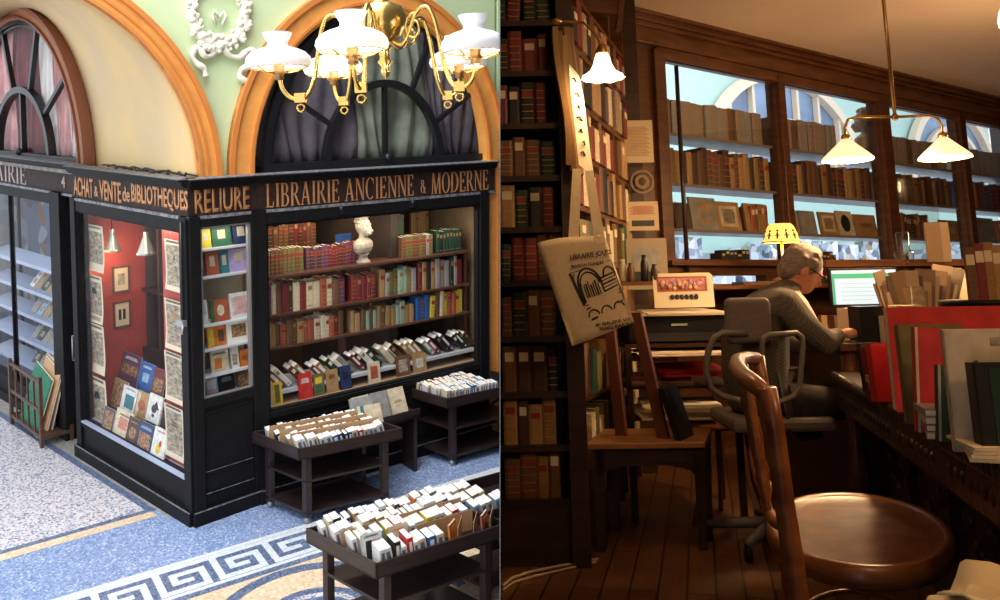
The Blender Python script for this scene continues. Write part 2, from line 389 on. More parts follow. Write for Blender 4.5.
m_redw=mat('red_painted_wall',(.42,.05,.03),.6,noise=.25,nscale=4)
m_shelfw=mat('shelf_brown_wood',(.1,.045,.03),.4,noise=.3,nscale=8)
m_shelfg=mat('shelf_white_glass',(.55,.58,.62),.25)
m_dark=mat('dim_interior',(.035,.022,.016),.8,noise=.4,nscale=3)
# ---- floor
m_f1=speckle('mosaic_white_speckle',[((.7,.71,.75),6),((.5,.53,.66),1.6),((.2,.23,.4),1.8),((.66,.5,.45),1),((.1,.12,.24),1.5)],58,bigscale=.8,bigcol=(.75,.66,.64),bigamt=.25)
m_f2=speckle('mosaic_pale_blue',[((.22,.33,.6),4),((.33,.44,.7),3),((.12,.2,.44),2),((.62,.68,.8),1)],60,bigcol=(.25,.3,.42),bigamt=.4)
m_navy=speckle('mosaic_slate_blue',[((.12,.16,.28),4),((.2,.26,.4),2),((.07,.1,.2),2)],60)
m_wht=speckle('mosaic_white',[((.72,.76,.8),4),((.58,.65,.74),2)],60)
m_bei=speckle('mosaic_beige',[((.75,.58,.4),4),((.65,.48,.32),2),((.8,.68,.52),2)],50)
m_gry=speckle('stone_kerb',[((.33,.32,.3),3),((.42,.4,.36),2)],30)
fb=MB()
fb.slab([(-12,-2),(-.004,-2),(-.004,16),(-12,16)],-.2,0,0)
def fpoly(pts,k,mi): fb.slab([(p[0],p[1]) for p in pts],0,.001*k,mi)
hL=nv(PD-PA); hR=nv(PC-PB)
c0=Vector((-3.40,8.33,0))                  # corner of the white mosaic carpet by the shop corner
def q(a,b): return c0+hL*a-hR*b            # a along left front, b towards viewer
fpoly([q(0,0),q(9,0),q(9,6),q(0,6)],1,0)                  # placeholder strip, covered below
fpoly([q(-.12,-.30),q(9,-.30),q(9,0),q(-.12,0)],2,5)       # grey kerb along shop
fpoly([q(.0,.05),q(9,.05),q(9,7),q(.0,7)],2,4)            # beige border
fpoly([q(.13,-.0),q(9,-.0),q(9,7),q(.13,7)],3,2)            # blue line
fpoly([q(.2,.08),q(9,.08),q(9,7),q(.2,7)],4,1)            # speckled field
# key band, parallel to the right-hand front
kb0=Vector((-2.372,7.81,0)); kd=nv(Vector((-2.372,7.81,0))-Vector((-3.76,6.86,0))); kn=Vector((kd.y,-kd.x,0)); W=.64; per=.49
def kq(a,b): return kb0+kd*a+kn*b
def krect(a0,a1,b0,b1,k,mi): fpoly([kq(a0,b0),kq(a1,b0),kq(a1,b1),kq(a0,b1)],k,mi)
krect(-7,6,W,9,2,4)                        # beige field beyond the band
krect(-7,6,0,W,3,3); krect(-7,6,.055,W-.12,4,2); krect(-7,6,W-.07,W,4,2)
ub=(W-.12-.055-.01)/7; ua=per/8
KEY=["########","#.......","#.#####.","#.#...#.","#.###.#.","#.....#.","#######."]
for i in range(-14,12):
    o=i*per+.07
    for r_i,rw in enumerate(KEY):
        x0=0
        while x0<8:
            if rw[x0]=='#':
                x1=x0
                while x1<8 and rw[x1]=='#': x1+=1
                krect(o+x0*ua,o+x1*ua-.0004,.06+r_i*ub,.06+(r_i+1)*ub-.0004,5,3); x0=x1
            else: x0+=1
def fring(c,r1,r0,k,mi,n=48):
    for i in range(n):
        a=2*math.pi*i/n;b=2*math.pi*(i+1)/n
        fpoly([c+Vector((math.cos(a)*r1,math.sin(a)*r1,0)),c+Vector((math.cos(b)*r1,math.sin(b)*r1,0)),c+Vector((math.cos(b)*r0,math.sin(b)*r0,0)),c+Vector((math.cos(a)*r0,math.sin(a)*r0,0))],k,mi)
cc=Vector((-1.45,6.55,0))
fring(cc,.90,.80,6,2); fring(cc,.50,.42,6,2); fring(cc,.36,0.28,6,2); fring(cc,.42,0.36,6,1);fring(cc,.2,0.02,6,3)
for i in range(40):                       # dark and white lozenges round the roundel on the right
    a=i*.157; p=cc+Vector((math.cos(a),math.sin(a),0))*1.22
    if (p-kb0).dot(kn)<W+.1: continue
    fpoly([p+Vector((.07,0,0)),p+Vector((0,.07,0)),p-Vector((.07,0,0)),p-Vector((0,.07,0))],4,2 if i%2 else 3)
struct('floor',fb,[m_f2,m_f1,m_navy,m_wht,m_bei,m_gry])
# ---- green wall with two arches (plane behind the right-hand front)
GW=.15
def zarch(u):
    z=3.36
    for cx,rx,rz in((-2.41,2.05,2.07),(1.53,1.66,1.97)):
        if abs(u-cx)<rx: z=max(z,3.42+rz*math.sqrt(1-((u-cx)/rx)**2))
    return z
gm=MB(); us=[-5+.05*i for i in range(int(8.2/.05)+1)]
for a,b in zip(us[:-1],us[1:]):
    gm.hexa([(a,GW,zarch(a)),(b,GW,zarch(b)),(b,GW+.3,zarch(b)),(a,GW+.3,zarch(a))],[(a,GW,7.5),(b,GW,7.5),(b,GW+.3,7.5),(a,GW+.3,7.5)])
gm.box(3.2,4.4,GW,GW+.3,0,7.5)
struct('wall_green',gm,m_green,FR)
# arch mouldings
a1=MB(); a1.ring(-2.41,3.42,2.09,2.1,.22,.22,-1,125,GW-.07,GW+.1,48,0); a1.ring(-2.41,3.42,2.09,2.1,.05,.05,-1,125,GW-.10,GW,48,1); a1.ring(-2.41,3.42,1.97,1.98,.02,.02,-1,125,GW-.085,GW,48,1); a1.ring(-2.41,3.42,1.90,1.91,.03,.03,-1,125,GW-.095,GW,48,1)
struct('trim_1',a1,[m_orange,m_orange2],FR)
a2=MB(); a2.ring(1.50,3.42,1.75,2.05,.27,.28,-1,181,GW-.07,GW+.1,56,0); a2.ring(1.50,3.42,1.75,2.05,.05,.06,-1,181,GW-.11,GW,56,1); a2.ring(1.50,3.42,1.53,1.84,.03,.03,-1,181,GW-.1,GW,56,1)
a2.box(2.95,3.14,GW-.12,GW+.1,0,3.42,0); a2.box(3.10,3.14,GW-.14,GW,0,3.42,1)
struct('trim_2',a2,[m_orange,m_orange2],FR)
# cream vault side between big arch and lunette
cm=MB(); n=40; g0=[];g1=[]
for i in range(n+1):
    t=R(-1+115*i/n)
    g0.append(FR@Vector((-2.41+1.88*math.cos(t),GW+.05,3.40+1.9*math.sin(t))))
    g1.append(FL@Vector((-4.72+2.08*math.cos(t),.34,3.36+2.0*math.sin(t))))
vs=[];
for i in range(n+1):
    for j in range(5):
        p_=g0[i].lerp(g1[i],j/4)+Vector((0,0,.08*math.sin(math.pi*j/4)*math.sin(i/n*3.1))); vs.append(p_)
cm.add(vs,[(i*5+j,i*5+j+1,(i+1)*5+j+1,(i+1)*5+j) for i in range(n) for j in range(4)],0,True)
vo=struct('wall_vault',cm,m_cream); sm_=vo.modifiers.new('thick','SOLIDIFY'); sm_.thickness=.06; sm_.offset=0
# lunette over the left front
def arch_window(name,M0,cx,rx,rz,z0,y,irx,irz,curt,angles,label_mats):
    root=MB(); root.ring(cx,z0,rx,rz,.075,.085,0,180,y-.05,y+.05,40); root.ring(cx,z0,rx-.085,rz-.095,.03,.03,0,180,y-.02,y+.05,40)
    root.ring(cx,z0,irx,irz,.075,.085,0,180,y-.05,y+.05,28); root.box(cx-rx,cx+rx,y-.06,y+.05,z0-.05,z0+.04)
    root.box(cx-.022,cx+.022,y-.03,y+.04,z0,z0+irz); root.sphere((cx,y-.06,z0+.05),.05,10)
    for a in angles:
        t=R(a); p=Vector((cx+irx*.97*math.cos(t),y,z0+irz*.97*math.sin(t)));e=Vector((cx+(rx-.05)*math.cos(t),y,z0+(rz-.05)*math.sin(t)))
        d=(e-p).normalized(); k=Vector((-d.z,0,d.x))*.026
        root.hexa([p-k+Vector((0,-.03,0)),p+k+Vector((0,-.03,0)),p+k+Vector((0,.03,0)),p-k+Vector((0,.03,0))],[e-k+Vector((0,-.03,0)),e+k+Vector((0,-.03,0)),e+k+Vector((0,.03,0)),e-k+Vector((0,.03,0))])
    w_=struct(name,root,m_iron,M0)
    pane=MB().plate([(cx+(rx-.02)*math.cos(math.pi*i/32),z0+(rz-.02)*math.sin(math.pi*i/32)) for i in range(33)],y+.0,y+.006)
    put(pane,'pane',m_glass,w_)
    for nm,col,x0,x1,amp,fr in curt:
        cb=MB(); n=36; nz=8
        vs=[];
        for j in range(nz+1):
            for i in range(n+1):
                x=x0+(x1-x0)*i/n; z=z0+(rz)*j/nz
                vs.append((x+ .06*math.sin(j*.7+i*.2),y+.13+amp*math.sin(i*fr+j*.15)+.01*math.sin(i*3.1),z))
        fs=[(j*(n+1)+i,j*(n+1)+i+1,(j+1)*(n+1)+i+1,(j+1)*(n+1)+i) for j in range(nz) for i in range(n)]
        cb.add(vs,fs,0,True); o=put(cb,'curtain',col,w_); sm=o.modifiers.new('thick','SOLIDIFY'); sm.thickness=.006
    return w_
c_dark=mat('dark_drape',(.07,.06,.08),.7,nscale=2,col2=(.2,.17,.2)); c_grn=mat('grey_green_drape',(.34,.38,.3),.8,noise=.5,nscale=3)
c_pink=mat('pink_drape',(.75,.42,.38),.8,nscale=3,col2=(.5,.2,.22)); c_white=mat('white_drape',(.9,.86,.84),.8,noise=.15,nscale=3); c_redd=mat('dark_red_drape',(.22,.02,.02),.6,noise=.5,nscale=4)
arch_window('window_1',FR,1.63,1.47,1.78,3.46,GW+.08,.78,.94,[('a',c_dark,.1,1.35,.03,1.1),('b',c_grn,1.2,2.3,.03,.9),('c',c_dark,2.2,3.1,.03,1.3)],(28,62,118,152),None)
arch_window('window_2',FL,-4.72,1.93,1.83,3.42,.30,.92,.92,[('a',c_pink,-6.4,-5.2,.04,1.0),('b',c_redd,-5.3,-4.3,.03,1.4),('c',c_white,-4.35,-3.9,.04,1.0),('d',c_pink,-3.95,-3.5,.04,1.2),('e',c_white,-3.55,-3.3,.03,1.0),('f',c_pink,-3.35,-2.8,.03,1.0)],(38,72,108,142),None)
l2=MB(); l2.ring(-4.72,3.38,2.1,2.02,.19,.18,-1,181,.20,.36,44,0); l2.ring(-4.72,3.38,2.12,2.04,.05,.05,-1,181,.16,.3,44,1); l2.ring(-4.72,3.38,1.95,1.88,.03,.03,-1,181,.17,.3,44,1)
struct('trim_3',l2,[mat('terracotta_moulding',(.55,.24,.12),.6,noise=.2,nscale=5),mat('terracotta_edge',(.3,.11,.06),.6)],FL)
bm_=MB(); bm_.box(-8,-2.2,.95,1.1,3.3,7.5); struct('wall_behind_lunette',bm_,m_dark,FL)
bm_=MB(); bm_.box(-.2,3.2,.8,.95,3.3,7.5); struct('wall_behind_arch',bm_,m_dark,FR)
# ---- shop roof, body
rb=MB(); e=[PD+hL*4.2,PD+hL*4.2+Vector((3,6,0)),PC+hR*.8+Vector((-.2,2.5,0)),PC+hR*.33,PB,PA]
ins=[p+Vector((0,.06,0)) for p in e]
rb.slab([(p.x,p.y) for p in ins],3.30,3.345)
struct('ceiling_shop_left',rb,mat('dusty_roof_board',(.3,.27,.24),.9,noise=.5,nscale=6))
# ---- fascias = shop sign
def fascia(M0,u0,u1,y,name='shop_sign',label=''):
    o=thing(name,label,'sign',M0@T(u0,y,3.05))
    L=u1-u0
    put(MB().box(0,L,0,.1,0,.28),'board',m_fascia,o,bevel=.004)
    put(MB().box(-.0,L,-.06,.12,.30,.35).box(0,L,-.04,.12,.28,.30).box(0,L,-.09,.12,.345,.36),'cornice',m_black,o)
    put(MB().box(0,L,-.025,.1,-.03,0),'lower_moulding',m_edge,o)
    put(MB().box(0,L,-.085,.12,.36,.368),'dusty_top',m_edge,o)
    return o
s1=fascia(FR,0,3.04,0,label='long dark sign reading LIBRAIRIE ANCIENNE & MODERNE above the large book window')
put(serif_word('LIBRAIRIE ANCIENNE & MODERNE',.245,2.84),'lettering',m_gold,s1,T(.10,-.001,.018))
Lm=(PB-PA).length
s2=fascia(FM,.0,Lm,0,label='short dark sign reading RELIURE on the chamfered shop corner')
lettering('RELIURE',.235,m_gold,s2,T(.07,-.001,.02),width=.57,depth=.006)
s3=fascia(FL,-2.56,0,0,label='dark sign reading ACHAT & VENTE de BIBLIOTHEQUES above the print window')
x=.07
for wd,h,wx in(('ACHAT',.225,.49),('&',.12,.09),('VENTE',.225,.5),('de',.16,.16),('BIBLIOTHEQUES',.235,1.12)):
    lettering(wd,h,m_gold,s3,T(x,-.001,.022 if h>.17 else .05),width=wx,depth=.006); x+=wx+.035
s4=fascia(FL,-6.4,-2.57,.12,label='weathered sign ending in RIE and the number 4 over the far left window')
m_pale=mat('sign_faded_lettering',(.38,.3,.28),.6)
for gl,u in (('RIE',1.83),):
    ue=on(FL,27,185,.12).x+6.4; wq=serif_word('LIBRAIRIE',.235,1.9); put(wq,'lettering',m_pale,s4,T(ue-1.9,-.001,.02))
lettering('4',.15,m_pale,s4,T(on(FL,62,185,.12).x+6.4,-.001,.06),depth=.006)
cab=MB(); pts=[FL@Vector((-1.9+.1*i,.12+.03*math.sin(i*1.7),3.425+.02*math.sin(i*2.3)+.01)) for i in range(18)]; cab.tube(pts,.012,6)
pts=[FL@Vector((-2.2+.12*i,.2+.04*math.sin(i*1.1),3.43+.015*math.sin(i*3.3))) for i in range(18)]; cab.tube(pts,.009,6)
put(cab,'cable',mat('black_rubber',(.02,.02,.02),.6),label='black cables lying along the roof edge above ACHAT & VENTE sign',cat='cable')
# ---- right-hand front: posts, base, pane
fr=MB(); fr.box(-.02,.09,-.03,.12,.0,3.05); fr.box(2.80,2.93,-.03,.12,0,3.05); fr.box(.09,2.8,-.02,.1,2.9,3.03); fr.box(.09,2.80,-.02,.12,.86,.93)
fr.box(.0,2.93,-.0,.15,.0,.88); fr.box(-.03,2.94,-.07,.0,0,.14); fr.box(-.02,3.03,-.055,0,.14,.155); fr.box(.12,2.75,-.014,.0,.24,.255); fr.box(.12,2.75,-.014,0,.78,.795)
f1=struct('wall_shopfront_right',fr,m_black,FR,bevel=.004)
put(MB().box(-.02,3.03,-.074,-.068,.138,.15),'kick_edge',m_edge,f1)
pn=struct('window_3',MB().box(.09,.115,-.0,.06,.93,2.9).box(2.775,2.8,0,.06,.93,2.9).box(.09,2.8,0,.06,2.875,2.9).box(.09,2.8,0,.06,.93,.95),m_black,FR)
put(MB().box(.11,2.78,.02,.028,.94,2.88),'pane',m_glass,pn)
# chamfer front
fm=MB(); L=Lm; fm.box(0,.11,-.03,.1,0,3.05); fm.box(L-.075,L+.01,-.03,.1,0,3.05); fm.box(.1,L-.07,-.02,.1,2.94,3.03); fm.box(.1,L-.07,-.02,.1,1.15,1.24); fm.box(.0,L,.0,.12,0,1.16); fm.box(-.02,L,-.05,0,0,.14)
fm.box(.12,L-.09,-.015,0,.28,.295);fm.box(.12,L-.09,-.015,0,.5,.515);fm.box(.12,L-.09,-.015,0,1.09,1.105);fm.box(.12,.135,-.015,0,.28,1.1);fm.box(L-.105,L-.09,-.015,0,.28,1.1)
f2=struct('wall_shopfront_corner',fm,m_black,FM,bevel=.004)
put(MB().box(-.02,L,-.054,-.048,.138,.15).box(.12,L-.09,-.018,-.014,.283,.29).box(.12,L-.09,-.018,-.014,.505,.51),'kick_edge',m_edge,f2)
pn=struct('window_4',MB().box(.11,.135,0,.05,1.24,2.95).box(L-.10,L-.075,0,.05,1.24,2.95).box(.11,L-.075,0,.05,2.92,2.95).box(.11,L-.075,0,.05,1.23,1.25),mat('window_bead_grey',(.25,.24,.24),.5),FM)
put(MB().box(.13,L-.09,.02,.027,1.25,2.93),'pane',m_glass,pn)
# left front
fl=MB(); fl.box(-.13,.0,-.03,.1,0,3.05); fl.box(-2.56,-2.44,-.03,.12,0,3.05); fl.box(-2.44,-.1,-.02,.1,2.9,3.04); fl.box(-2.5,-.1,-.0,.12,.0,.42); fl.box(-2.58,0,-.055,0,0,.14); fl.box(-2.44,-.13,-.02,.1,.38,.44)
f3=struct('wall_shopfront_left',fl,m_black,FL,bevel=.004)
put(MB().box(-2.58,0,-.06,-.054,.138,.15),'kick_edge',m_edge,f3); put(MB().box(-2.42,-.12,-.035,.02,.44,.455),'sill',mat('blue_white_sill',(.35,.42,.6),.3),f3)
pn=struct('window_5',MB().box(-2.45,-2.42,0,.05,.45,2.9).box(-.15,-.125,0,.05,.45,2.9).box(-2.45,-.13,0,.05,2.88,2.905),m_black,FL)
put(MB().box(-2.43,-.14,.02,.027,.45,2.89),'pane',m_glass,pn)
# shutter bolt on the corner post
bo=thing('window_bolt','black iron shutter bolt with lever on the corner post','bolt',FL@T(-.06,-.045,2.05))
put(MB().tube([(0,0,0),(0,0,.95)],.012,8),'rod',m_iron,bo); put(MB().box(-.06,.05,-.03,.02,-.06,.0).tube([(.04,-.02,-.03),(.07,-.05,-.12)],.012,6),'lever',mat('worn_steel',(.4,.4,.42),.4,.7),bo)
for k,(u,lab) in enumerate(((.92,'small round hook under the LIBRAIRIE sign, nearer the chamfered corner'),(1.82,'small round hook under the middle of the LIBRAIRIE ANCIENNE sign'))):
    put(MB().sphere((0,0,0),.03,10).box(-.02,.02,-.02,.05,-.06,0),'hook',m_iron,None,FR@T(u,-.06,3.0),label=lab,cat='hook',group='hooks under the sign')
# recess between left window and far left window
dr=MB(); dr.box(-3.38,-2.95,.12,.2,0,3.05) ; struct('wall_shopfront_pier',MB().box(-3.36,-3.08,.06,.22,0,3.05).box(-6.5,-3.08,.14,.25,2.88,3.05).box(-6.5,-3.3,.14,.3,0,.34).box(-6.5,-3.3,.1,.15,0,.12),m_black,FL,bevel=.004)
dm=MB(); dm.box(-3.08,-2.98,.2,.25,0.0,2.9); dm.box(-2.66,-2.56,.2,.25,0,2.9); dm.box(-3.08,-2.56,.2,.25,0,.5); dm.box(-3.08,-2.56,.2,.25,2.8,2.95)
d1=struct('door_1',dm,m_black,FL); put(MB().box(-2.98,-2.66,.22,.227,.5,2.8),'pane',m_glass,d1)
lettering('45',.13,mat('white_number_paint',(.8,.8,.8),.5),d1,T(-2.93,.215,2.25)); put(MB().tube([(-3.03,.15,1.3),(-3.03,.15,1.0)],.012,8).tube([(-3.03,.2,1.3),(-3.03,.15,1.3)],.01).tube([(-3.03,.2,1.0),(-3.03,.15,1.0)],.01),'door_handle',mat('worn_steel',(.4,.4,.42),.4,.7),d1)
p5=struct('window_6',MB().box(-6.5,-6.42,.18,.24,.34,2.9).box(-3.4,-3.36,.18,.24,.34,2.9).box(-5.0,-4.97,.18,.24,.34,2.9),m_black,FL); put(MB().box(-6.45,-3.37,.2,.207,.34,2.9),'pane',m_glass,p5)
# ---- left window interior (prints and pictures on red)
iw=MB(); uR=on(FL,134,300,.75).x; uS=on(FL,163.5,300,.12).x; iw.box(-2.5,uR,.75,.8,.4,3.0); iw.box(-2.5,-2.46,.1,.8,.4,3.0); iw.box(uS,-.10,.12,.135,.44,2.95)
struct('wall_window_back',iw,m_redw,FL)
struct('trim_4',MB().box(-2.46,-.1,.1,.9,.36,.44),mat('window_bed_lilac',(.4,.33,.4),.6),FL)
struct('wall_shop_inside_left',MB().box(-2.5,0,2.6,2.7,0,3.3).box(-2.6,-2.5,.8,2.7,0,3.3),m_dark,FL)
struct('wall_shop_inside_right',MB().box(-.3,3.2,2.2,2.3,0,3.3),mat('inside_brown_panel',(.16,.08,.045),.7,noise=.5,nscale=2.5),FR)
struct('wall_shop_end',MB().box(3.0,3.1,.3,2.3,0,3.3),mat('inside_end_olive',(.24,.16,.09),.7,noise=.3,nscale=3),FR)
door2=MB(); 
uE=uR+1.3
for u in(uR,uR+.32,uR+.62,uR+.94): door2.box(u,u+.04,.74,.82,.9,2.9)
door2.box(uR,uE,.74,.82,1.85,1.88);door2.box(uR,uE,.74,.82,.4,1.15)
d2=struct('door_2',door2,mat('dark_red_frame',(.04,.014,.01),.5),FL)
put(MB().box(uR+.02,uE,.78,.784,1.15,2.85),'pane',m_glass,d2)
ENG='engraving'
def pbox(M0,y,x0,y0,x1,y1):   # photo rectangle -> centre u, base z, width, height in plane y
    xm=(x0+x1)/2; ym=(y0+y1)/2; a=on(M0,x0,ym,y);b=on(M0,x1,ym,y);c=on(M0,xm,y0,y);d=on(M0,xm,y1,y)
    return (a.x+b.x)/2,d.z,abs(b.x-a.x),c.z-d.z
NEWS=[('t',.5,.95,.8,.05,'black'),('r',.5,.52,.84,.68,ENG),('o',.5,.6,.3,.3,'black'),('t',.5,.1,.7,.08,'brown')]
NC=(.66,.57,.42)
posn=['topmost','second from top','third from top','lowest']
for k,bx in enumerate(((87,225,104,271),(87,275,103,322),(88,324,105,372),(89,377,107,431))):
    u,z,wd,h=pbox(FL,.14,*bx); sheet(FL@T(u,.14,z),wd,h,NC,NEWS if k%2 else NEWS[:2]+[('tri',.5,.5,.5,.4,'brown'),('r',.5,.25,.5,.1,'black')],f'yellowed illustrated newspaper hung left inside the print window, {posn[k]}',group='newspapers down the left of the print window')
NY=[('t',.5,.96,.8,.05,'black'),('r',.5,.5,.84,.8,ENG)]
for k,(bx,ex,ds) in enumerate((((166,240,184,291),[('tri',.5,.5,.4,.5,'black')],'of a harbour with a mast'),((166,300,184,350),[('o',.5,.66,.3,.22,'tan'),('o',.5,.35,.7,.45,'black')],'of a bearded man seated'),((166,353,184,402),[('o',.3,.4,.25,.4,'black'),('o',.7,.4,.25,.4,'brown')],'with two standing figures'),((166,406,184,458),[('o',.5,.45,.5,.5,'brown')],'at the foot of the strip'))):
    u,z,wd,h=pbox(FL,.1,*bx); sheet(FL@T(u,.1,z),wd*1.02,h,NC,NY+ex,f'old front page {ds} at the right of the print window',group='newspapers down the right of the print window')
FS=FL@T(-2.455,0,0)@RZ(90)
for k,(bx,nm) in enumerate((((112,266,129,292),'upper small framed print on the red wall'),((113,301,130,327),'lower small framed print on the red wall'))):
    u,z,wd,h=pbox(FS,0,*bx); o=thing('framed_print',nm,'picture',FS@T(u,-.022,z),'framed prints on red wall')
    put(MB().box(-wd/2,wd/2,0,.02,0,.02).box(-wd/2,wd/2,0,.02,h-.02,h).box(-wd/2,-wd/2+.02,0,.02,0,h).box(wd/2-.02,wd/2,0,.02,0,h),'frame',mat('thin_dark_frame',(.12,.06,.03),.4),o)
    put(MB().box(-wd/2+.02,wd/2-.02,.008,.015,.02,h-.02),'mount',ink((.62,.5,.32)),o); put(MB().box(-wd*.2,wd*.2,.004,.009,h*.3,h*.72) if k==0 else MB().box(-wd*.2,-.01,.004,.009,h*.3,h*.7).box(.01,wd*.2,.004,.009,h*.3,h*.7),'print',cover(ENG) if k==0 else cover('black'),o)
for k,(x_,y_,lab) in enumerate(((112,240,'left spun metal cone pendant lamp in the print window'),(146,243,'right spun metal cone pendant lamp in the print window'))):
    w_l=(.28,.45)[k]; p=on(FL,x_,y_,w_l); o=thing('pendant_lamp',lab,'lamp',FL@T(p.x,w_l,p.z-.13),'cone pendants in the print window')
    put(MB().lathe([(.105,0),(.095,.03),(.07,.1),(.045,.17),(.03,.2),(.03,.25),(.0,.26)],n=20),'lamp_shade',mat('brushed_aluminium',(.6,.58,.52),.3,.8),o)
    put(MB().tube([(0,0,.25),(0,0,3.2-p.z+.13)],.006,6),'flex',m_iron,o); put(MB().sphere((0,0,.04),.035,10),'bulb',mat('bulb_glow',(1,.9,.7),.5,emit=(1,.8,.5),es=6),o)
    light('pendant_light','POINT',(p.x,w_l,p.z-.22),4,(1,.75,.5),.05,M0=FL)
# display rack with face-out books
rk=thing('display_rack','stepped rack carrying rows of face-out books in the print window','rack',FL@T(-1.3,.3,.44))
st_=MB()
for k in range(0): st_.hexa([(-.75+.12*k,.02+.17*k,0),(.95,.02+.17*k,0),(.95,.05+.17*k,0),(-.75+.12*k,.05+.17*k,0)],[(-.75+.12*k,.0+.17*k,.06+.3*k),(.95,.0+.17*k,.06+.3*k),(.95,.16+.17*k,.06+.3*k),(-.75+.12*k,.16+.17*k,.06+.3*k)])
BKS=[((121,355,139,384),.46,'plum',[('r',.5,.5,.8,.3,'photo'),('t',.5,.85,.7,.1,'white')],'collage covered book, top left of the rack'),
((140,364,153,391),.46,'blue',[('r',.5,.5,.45,.3,'pale blue'),('t',.5,.85,.7,.08,'white')],'blue book with a pale square, middle of the top rack row'),
((154,370,165,396),.46,'burgundy',[('r',.5,.4,.8,.5,'photo')],'dark red photographic book, right of the top rack row'),
((113,381,126,408),.28,'ochre',[('r',.5,.5,.85,.8,'photo')],'brown illustrated book, left of the middle rack row'),
((123,388,137,412),.28,'white',[('r',.55,.45,.6,.5,'teal'),('t',.5,.9,.8,.06,'blue')],'white book with blue picture in the middle rack row'),
((137,393,149,417),.28,'tan',[('o',.5,.5,.6,.4,'rust red'),('r',.2,.5,.2,.9,'cream')],'orange and cream book in the middle rack row'),
((149,396,162,421),.28,'white',[('o',.5,.5,.4,.3,'black'),('tri',.6,.65,.5,.3,'black'),('o',.5,.25,.2,.12,'black')],'white book with black bird, right of the middle rack row'),
((104,409,114,433),.10,'plum',[('r',.5,.5,.8,.8,'photo')],'dark mottled book, far left of the bottom rack row'),
((115,412,131,442),.10,'cream',[('t',.5,.6,.6,.35,'red'),('t',.5,.85,.7,.06,'black')],'cream book with red title in the bottom rack row'),
((128,419,139,446),.10,'dark brown',[('o',.5,.5,.6,.4,'photo'),('t',.5,.85,.7,.06,'tan')],'dark brown book in the bottom rack row'),
((139,424,153,451),.10,'dark blue',[('r',.5,.4,.8,.5,'photo'),('t',.5,.82,.8,.1,'pale blue')],'dark blue book in the bottom rack row'),
((153,430,166,460),.10,'white',[('o',.5,.4,.4,.3,'yellow'),('o',.6,.55,.2,.2,'red'),('t',.5,.9,.8,.05,'red')],'white book with yellow figure at right of the bottom rack row')]
RK=[]
for bx,yy,c,art,lab in BKS:
    u,z,wd,h=pbox(FL,yy,*bx); face_book(FL,u,yy-.05,z,wd*1.0,h*1.03,c,art,lab,'books on the print window rack',tilt=14); RK.append((u,yy,z,wd))
for yy in(.46,.28,.10):
    q_=[r for r in RK if r[1]==yy]
    u0=min(r[0]-r[3]/2 for r in q_)-.04;u1=max(r[0]+r[3]/2 for r in q_)+.04;z=sum(r[2] for r in q_)/len(q_)
    put(MB().box(u0+1.3,u1+1.3,yy-.07-.3,yy+.02-.3,z-.03-.44,z-.012-.44).box(u0+1.3,u0+1.33,yy-.0-.3,yy+.03-.3,0.001,z-.44-.02).box(u1+1.27,u1+1.3,yy-.0-.3,yy+.03-.3,0.001,z-.44-.02),'step',mat('rack_black',(.03,.03,.035),.5),rk)
# ---- chamfer cabinet shelves and books
bk=struct('wall_cabinet_back',MB().box(.13,Lm,.34,.36,1.2,2.98).box(.13,.14,.1,.35,1.2,2.98),mat('cabinet_back_olive',(.3,.27,.2),.7,noise=.3,nscale=4),FM)
SH=[]
for k,yy in enumerate((246,273.5,321,345,371,396)):
    p=on(FM,226,yy,.14); SH.append(p.z)
    struct(f'trim_{5+k}',MB().box(.14,Lm-.02,.1,.34,p.z-.02,p.z),m_shelfg,FM)
CH=[((201,228,212,247),'yellow',[('r',.55,.6,.4,.4,'cream')],'yellow booklet at left of the top corner shelf'),((213,226,232,246),'green',[('r',.5,.6,.4,.45,'cream')],'green booklet in the middle of the top corner shelf'),((234,224,250,245),'dark blue',[('r',.5,.6,.45,.45,'cream')],'dark blue booklet at right of the top corner shelf'),
((200,255,206,275),'plum',[('r',.5,.6,.4,.4,'cream')],'plum booklet at left of the second corner shelf'),((207,252,220,275),'rust red',[('r',.5,.6,.4,.45,'cream')],'red booklet on the second corner shelf'),((221,251,230,273),'teal',[('r',.5,.6,.45,.45,'cream')],'teal booklet on the second corner shelf'),((230,250,250,272),'lilac',[('r',.5,.65,.4,.4,'cream')],'lilac booklet at right of the second corner shelf'),
((200,300,209,324),'white',[('t',.5,.6,.7,.4,'pale blue')],'white and blue book at left of the third corner shelf'),((212,300,230,322),'rust red',[('r',.1,.5,.2,1,'green'),('o',.55,.5,.4,.5,'cream')],'red book with pale portrait on the third corner shelf'),((231,293,252,318),'white',[('t',.5,.5,.8,.7,'pink')],'white book with pink sketch at right of the third corner shelf'),
((208,325,227,345),'orange',[('r',.2,.5,.3,.9,'yellow'),('r',.75,.5,.3,.6,'brown')],'orange book on the fourth corner shelf'),
((212,349,230,370),'cream',[('r',.4,.4,.4,.5,'orange'),('t',.5,.85,.8,.1,'black')],'cream book on the fifth corner shelf'),((232,348,240,369),'white',[('r',.5,.4,.6,.5,ENG)],'narrow white book on the fifth corner shelf'),((241,346,252,362),'orange',[('t',.5,.5,.8,.3,'rust red')],'orange box book at right of the fifth corner shelf'),
((200,373,206,396),'rust red',[('t',.5,.6,.6,.2,'cream')],'narrow red book at left of the bottom corner shelf'),((207,372,219,395),'pale blue',[('r',.5,.6,.7,.4,'white'),('o',.5,.3,.5,.2,'pink')],'pale blue book on the bottom corner shelf'),((220,372,236,394),'black',[('t',.5,.7,.7,.2,'grey')],'black book on the bottom corner shelf'),((238,370,252,391),'brown',[('r',.5,.5,.7,.5,'photo')],'brown picture book at right of the bottom corner shelf')]
